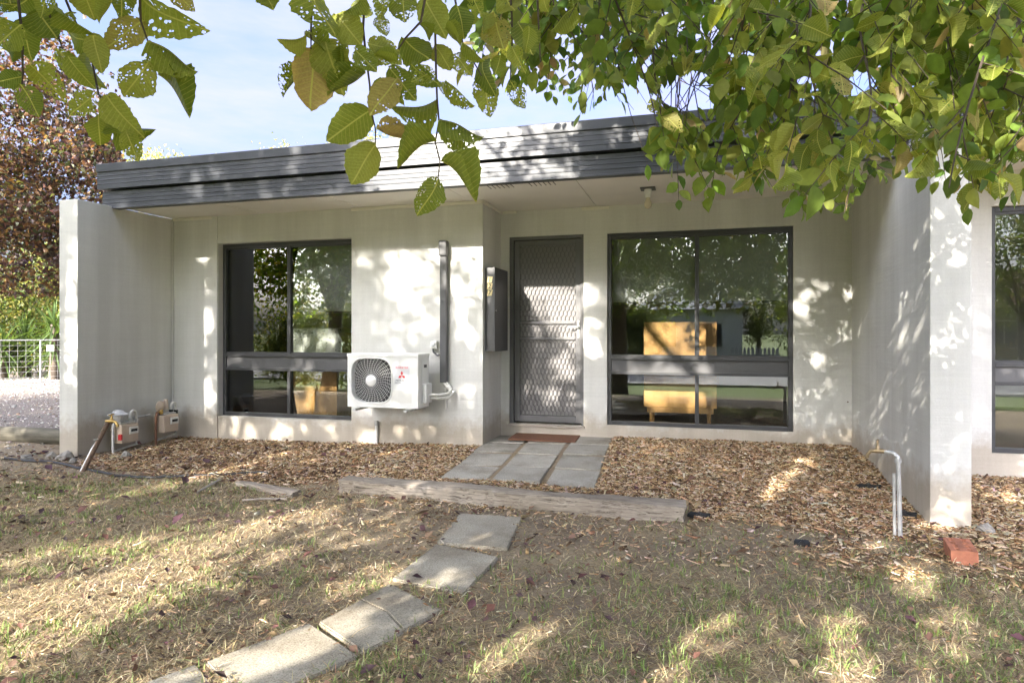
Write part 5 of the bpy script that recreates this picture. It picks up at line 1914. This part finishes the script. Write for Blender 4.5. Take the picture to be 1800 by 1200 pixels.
for (u, v, r) in ((40, 770, .35), (90, 730, .25), (20, 700, .2)):
    lit(atZ(u, v, 0), r)


for (u, v, t_, r) in ((1250, 250, 2.6, .45), (1420, 200, 2.6, .5), (1580, 250, 2.6, .45), (1720, 150, 2.6, .5), (1150, 100, 3.0, .35), (980, 100, 3.0, .25)):
    LIT.append((atT(u, v, t_), -r))


def sun_open(P, keep=.05, rng=rc):
    """True where a leaf stays: thinned along the lines from sunlit patches to the sun"""
    ok = np.ones(len(P), bool)
    for q, r in LIT:
        w = P - q
        a = w @ SUN
        d = np.linalg.norm(w - a[:, None] * SUN, axis=1)
        soft = r < 0                                             # thinned only, not opened
        rr = abs(r) * (1 + .25 * rng.normal(size=len(P)))
        ok &= ~((d < rr + .03) & (a > 0) & (rng.random(len(P)) > (.55 if soft else keep)))
    return ok


up_ = sun_open(PB[rest]) | (vv[rest] > 0)
rest = rest[up_]
nrm_ = unit(PN[rest])
V1, F1, C1 = leafset_fine(PB[rest], PD[rest], nrm_, PL[rest], PL[rest] * .62, palette(len(rest), ELM[:6] * 4 + ELM[6:], rm), .2, .15)
ok = ~infr & ~nearcam & sun_open(Pc)
Pc = Pc[ok]
nC = len(Pc)
Dc = unit(rc.normal(size=(nC, 3)) + np.array([0, 0, -.5]))
Nc = unit(rc.normal(size=(nC, 3)) * .7 + np.array([0, 0, .6]))
Lc = rc.uniform(.09, .14, nC)
V2, F2, C2 = leafset(Pc, Dc, Nc, Lc, Lc * .64, palette(nC, ELM[:6], rc), .2, .15)
fo = obj('foliage', np_mesh('foliage', np.concatenate([V1, V2]), np.concatenate([F1, F2 + len(V1)]), np.concatenate([C1, C2])), M['canopy'], elm)
fo['kind'] = 'stuff'

# second tree along the front boundary: shades the left half, mirrored in the left window
tree('street_tree', 'tall green tree added out of view to shade the drive', 'tree', (-14.5, -2.4, -.3), 2.6, .2, (-14.0, -2.0, 5.2), (3.4, 3.2, 3.6), 26000, 260, .30, .14, ELM[:6], None, 122, hollow=.2)  # extra tree, put in so its crown shades the gravel drive
tree('elm_tree', 'yellowing green tree left of the lawn mirrored in the left window', 'tree', (-9.6, -2.6, -.25), 2.6, .2, (-8.6, -2.3, 5.3), (3.7, 3.2, 3.9), 42000, 420, .30, .13, ELM[:6] + [(.26, .22, .05)], None, 121,
     keep=lambda P: sun_open(P) & ~((project(P)[2] > .3) & (project(P)[0] > -60) & (project(P)[0] < 1900)), hollow=.2)

# ------------------------------------------------------------------ mulch chips, grass, fallen leaves
rg = np.random.default_rng(77)


def visible(P, pad=60):
    u, v, t = project(P)
    return (t > .5) & (u > -pad) & (u < 1800 + pad) & (v < 1200 + pad) & (v > 500)


def on_hard(x, y):
    """True on slabs, pavers, sleeper or inside walls"""
    a, b = (x - ox), (y - oy)
    lx, ly = a * math.cos(rot) + b * math.sin(rot), -a * math.sin(rot) + b * math.cos(rot)
    h = (lx > -.01) & (lx < 1.31) & (ly > -.01) & (ly < 1.93)
    gap = (np.abs(lx - .424) < .022) | (np.abs(lx - .872) < .022)
    for q in slabs:
        q = np.array(q)
        s_ = np.ones_like(x, bool)
        c = q.mean(0)
        for i in range(4):
            p, n2 = q[i], q[(i + 1) % 4]
            e = n2 - p
            side = e[0] * (y - p[1]) - e[1] * (x - p[0])
            ref_ = e[0] * (c[1] - p[1]) - e[1] * (c[0] - p[0])
            s_ &= (side * np.sign(ref_) > .03 * np.linalg.norm(e))
        h |= s_
    h |= (x > -2.72) & (x < -.04) & (y > 4.47) & (y < 4.68)
    h |= (x < XC) & (y > YP - .005) & (x > XL)
    h |= (y > YW - .005) & (x < XR)
    h |= (x > XL - .25) & (x < XL + .01) & (y > 5.08)
    h |= (x > XR - .01) & (x < 1.735) & (y > 4.79)
    h |= (x > 1.73) & (y > 6.35)
    return h


def boxes(P, yaw, pitch, L, W, H, col):
    """thin splinters: 8 verts, 6 quads each"""
    n = len(P)
    cy, sy, cp, sp = np.cos(yaw), np.sin(yaw), np.cos(pitch), np.sin(pitch)
    D = np.stack([cy * cp, sy * cp, sp], 1)
    Sd = np.stack([-sy, cy, rg.normal(size=n) * .35], 1)
    Sd = unit(Sd)
    U = np.cross(D, Sd)
    L, W, H = L[:, None], W[:, None], H[:, None]
    tp = rg.uniform(.3, 1.0, (n, 1))
    tq = rg.uniform(.3, 1.0, (n, 1))
    V = np.stack([P - D * L / 2 - Sd * W / 2 * tp, P + D * L / 2 - Sd * W / 2 * tq, P + D * L / 2 + Sd * W / 2 * tq, P - D * L / 2 + Sd * W / 2 * tp,
                  P - D * L / 2 - Sd * W / 2 * tp + U * H, P + D * L / 2 - Sd * W / 2 * tq + U * H, P + D * L / 2 + Sd * W / 2 * tq + U * H, P - D * L / 2 + Sd * W / 2 * tp + U * H], 1)
    b = (np.arange(n) * 8)[:, None]
    Fc = np.concatenate([b + np.array([q]) for q in ((4, 5, 6, 7), (0, 1, 5, 4), (1, 2, 6, 5), (2, 3, 7, 6), (3, 0, 4, 7))], 0)
    return V.reshape(-1, 3), Fc, np.repeat(col, 8, 0)


n = 190000
x, y = rg.uniform(-6.1, 3.6, n), rg.uniform(3.6, 7.0, n)
pm_ = bedmask(x, y)
thin = np.where(x < -2.8, .55, 1.0)
ok = (rg.random(n) < (pm_ * .9 + .05) * thin) & ~on_hard(x, y) & visible(np.stack([x, y, gh(x, y)], 1))
x, y = x[ok], y[ok]
n = len(x)
L = rg.gamma(1.4, .014, n) + .008
P = np.stack([x, y, gh(x, y) + rg.uniform(.0, .02, n)], 1)
CH = [(.40, .26, .14), (.27, .165, .085), (.50, .36, .21), (.16, .095, .05), (.58, .46, .32), (.09, .06, .038), (.42, .28, .15), (.24, .145, .08), (.33, .20, .10), (.54, .46, .36), (.13, .08, .045), (.50, .38, .24), (.46, .33, .19), (.56, .44, .30)]
V, Fc, C = boxes(P, rg.uniform(0, 2 * PI, n), rg.normal(size=n) * .22, np.minimum(L, .14), np.clip(L * rg.uniform(.12, .5, n), .003, .028), rg.uniform(.002, .006, n), palette(n, CH, rg, .3))
# bark crumbs and twiglets strewn over the lawn
n2 = 26000
x2, y2 = rg.uniform(-7.2, 3.8, n2), rg.uniform(1.3, 5.0, n2)
ok = ~on_hard(x2, y2) & visible(np.stack([x2, y2, gh(x2, y2)], 1)) & (rg.random(n2) < .35 + .65 * S(bumps(x2 * 1.7, y2 * 1.7, 2, 20) * .6 + .2))
x2, y2 = x2[ok], y2[ok]
n2 = len(x2)
Vb, Fb, Cb = boxes(np.stack([x2, y2, gh(x2, y2) + rg.uniform(0, .006, n2)], 1), rg.uniform(0, 2 * PI, n2), rg.normal(size=n2) * .2, rg.gamma(2, .008, n2) + .008, rg.uniform(.003, .009, n2), rg.uniform(.002, .005, n2),
                   palette(n2, CH + [(.09, .06, .045), (.14, .10, .08), (.20, .16, .13)], rg, .3))
Fb = Fb + len(V)
V, Fc, C = np.concatenate([V, Vb]), np.concatenate([Fc, Fb]), np.concatenate([C, Cb])
mc = obj('mulch_chips', np_mesh('mulch_chips', V, Fc, C), M['chips'])
tag(mc, 'loose brown wood chip mulch covering the garden bed', 'mulch', None, 'stuff')

# loose stones of the drive
n = 22000
x, y = rg.uniform(-18, -6.3, n), rg.uniform(4.9, 15, n)
P = np.stack([x, y, gh(x, y) - .004], 1)
ok = visible(P, 20) & (rg.random(n) < .9)
P = P[ok]
n = len(P)
L = rg.gamma(2.5, .005, n) + .008
V, Fc, C = boxes(P, rg.uniform(0, 2 * PI, n), rg.normal(size=n) * .15, L, L * rg.uniform(.6, .9, n), L * rg.uniform(.3, .6, n), palette(n, [(.30, .28, .26), (.42, .39, .35), (.20, .18, .17), (.25, .19, .14), (.50, .47, .43)], rg, .25))
gv = obj('gravel', np_mesh('gravel', V, Fc, C), M['chips'])
tag(gv, 'grey gravel and crumbs on the drive by the gate', 'gravel', None, 'stuff')

# dry and green grass of the lawn
n = 480000
x, y = rg.uniform(-7.5, 4.2, n), 1.3 + 4.6 * rg.random(n) ** 1.15
P0 = np.stack([x, y, gh(x, y)], 1)
green = S((bumps(x * 1.3 + 3, y * 1.3, 0, 14) * .22 + bumps(x * 6, y * 6, 8, 24) * .35 + .28 + .34 * S((x + 1.4) / 1.4) - .22 * S((y - 3.3) / 1.0)))
bare = S(bumps(x * .9 + 9, y * .9, 2, 18) * .45 - .10)
dens = (1 - pm_ * 0 if False else 1 - bedmask(x, y)) * (1 - .75 * bare) * (1 - .9 * S((y - 4.3) / .5) * (x < -2.6)) * np.where(x < -5.4, .5, 1)
dens *= 1 - .65 * np.exp(-((x + 1.9) / .9) ** 2 - ((y - 3.7) / .8) ** 2)
ok = (rg.random(n) < dens * .85) & ~on_hard(x, y) & visible(P0)
x, y, green, P0 = x[ok], y[ok], green[ok], P0[ok]
n = len(x)
isg = rg.random(n) < np.clip(green, 0, .9) * .42
# green blades gather in tufts
tuft = np.floor(x / .07) * 131 + np.floor(y / .07) * 71
tr = np.abs(np.sin(tuft * 12.9898) * 43758.5453) % 1
isg &= tr > .45
L = np.where(isg, rg.uniform(.02, .06, n), rg.gamma(2.5, .013, n) + .01)
lean = np.where(isg, rg.uniform(.15, 1.0, n), rg.uniform(.9, 1.56, n))
az = rg.uniform(0, 2 * PI, n)
D = np.stack([np.cos(az) * np.sin(lean), np.sin(az) * np.sin(lean), np.cos(lean)], 1)
Sd = np.stack([-np.sin(az), np.cos(az), np.zeros(n)], 1)
W = np.where(isg, .0022, .0016)[:, None] * rg.uniform(.7, 1.5, (n, 1))
Pm = P0 + D * L[:, None] * .55
Pt = P0 + D * L[:, None] + np.stack([np.cos(az), np.sin(az), -np.ones(n) * .8], 1) * L[:, None] * .18
Pt[:, 2] = np.maximum(Pt[:, 2], P0[:, 2] + .002)
V = np.stack([P0 - Sd * W, P0 + Sd * W, Pm + Sd * W * .8, Pm - Sd * W * .8, Pt], 1).reshape(-1, 3)
b = (np.arange(n) * 5)[:, None]
Fc = np.concatenate([b + np.array([q]) for q in ((0, 1, 2), (0, 2, 3), (3, 2, 4))], 0)
GC = palette(n, [(.15, .205, .06), (.20, .265, .085), (.27, .32, .13), (.11, .155, .045)], rg, .25)
DC = palette(n, [(.46, .38, .24), (.60, .52, .35), (.32, .24, .15), (.20, .15, .10), (.50, .40, .23), (.14, .10, .075)], rg, .3)
C = np.where(isg[:, None], GC, DC)
gs = obj('grass', np_mesh('grass', V, Fc, np.repeat(C, 5, 0)), M['blade'])
tag(gs, 'patchy half dry lawn grass with green tufts', 'grass', None, 'stuff')

# fallen leaves
n = 15000
x, y = rg.uniform(-7, 4, n), rg.uniform(1.4, 6.9, n)
dn = np.where(x < -2.5, 1.0, .35) * (.35 + S(bumps(x * 2, y * 2, 3, 20) * .6 + .1)) * np.where(y > 5.2, .35, 1)
ok = (rg.random(n) < dn * .55) & visible(np.stack([x, y, gh(x, y)], 1)) & ~(on_hard(x, y) & ((y > 4.4) | (rg.random(n) < .9)))
x, y = x[ok], y[ok]
n = len(x)
az = rg.uniform(0, 2 * PI, n)
D = np.stack([np.cos(az), np.sin(az), rg.uniform(-.1, .35, n)], 1)
Nn = unit(rg.normal(size=(n, 3)) * .35 + np.array([0, 0, 1]))
L = rg.gamma(4, .008, n) + .012
LC = palette(n, [(.10, .05, .055), (.075, .042, .048), (.18, .105, .075), (.26, .17, .10), (.13, .065, .055), (.34, .26, .16), (.085, .052, .055), (.22, .15, .10)], rg, .3)
V, Fc, C = leafset(np.stack([x, y, gh(x, y) + .014], 1), unit(D), Nn, L, L * .62, LC, .35, -.2)
fl = obj('fallen_leaves', np_mesh('fallen_leaves', V, Fc, C), M['litter'])
tag(fl, 'purple and brown fallen leaves scattered over lawn and mulch', 'leaves', None, 'stuff')
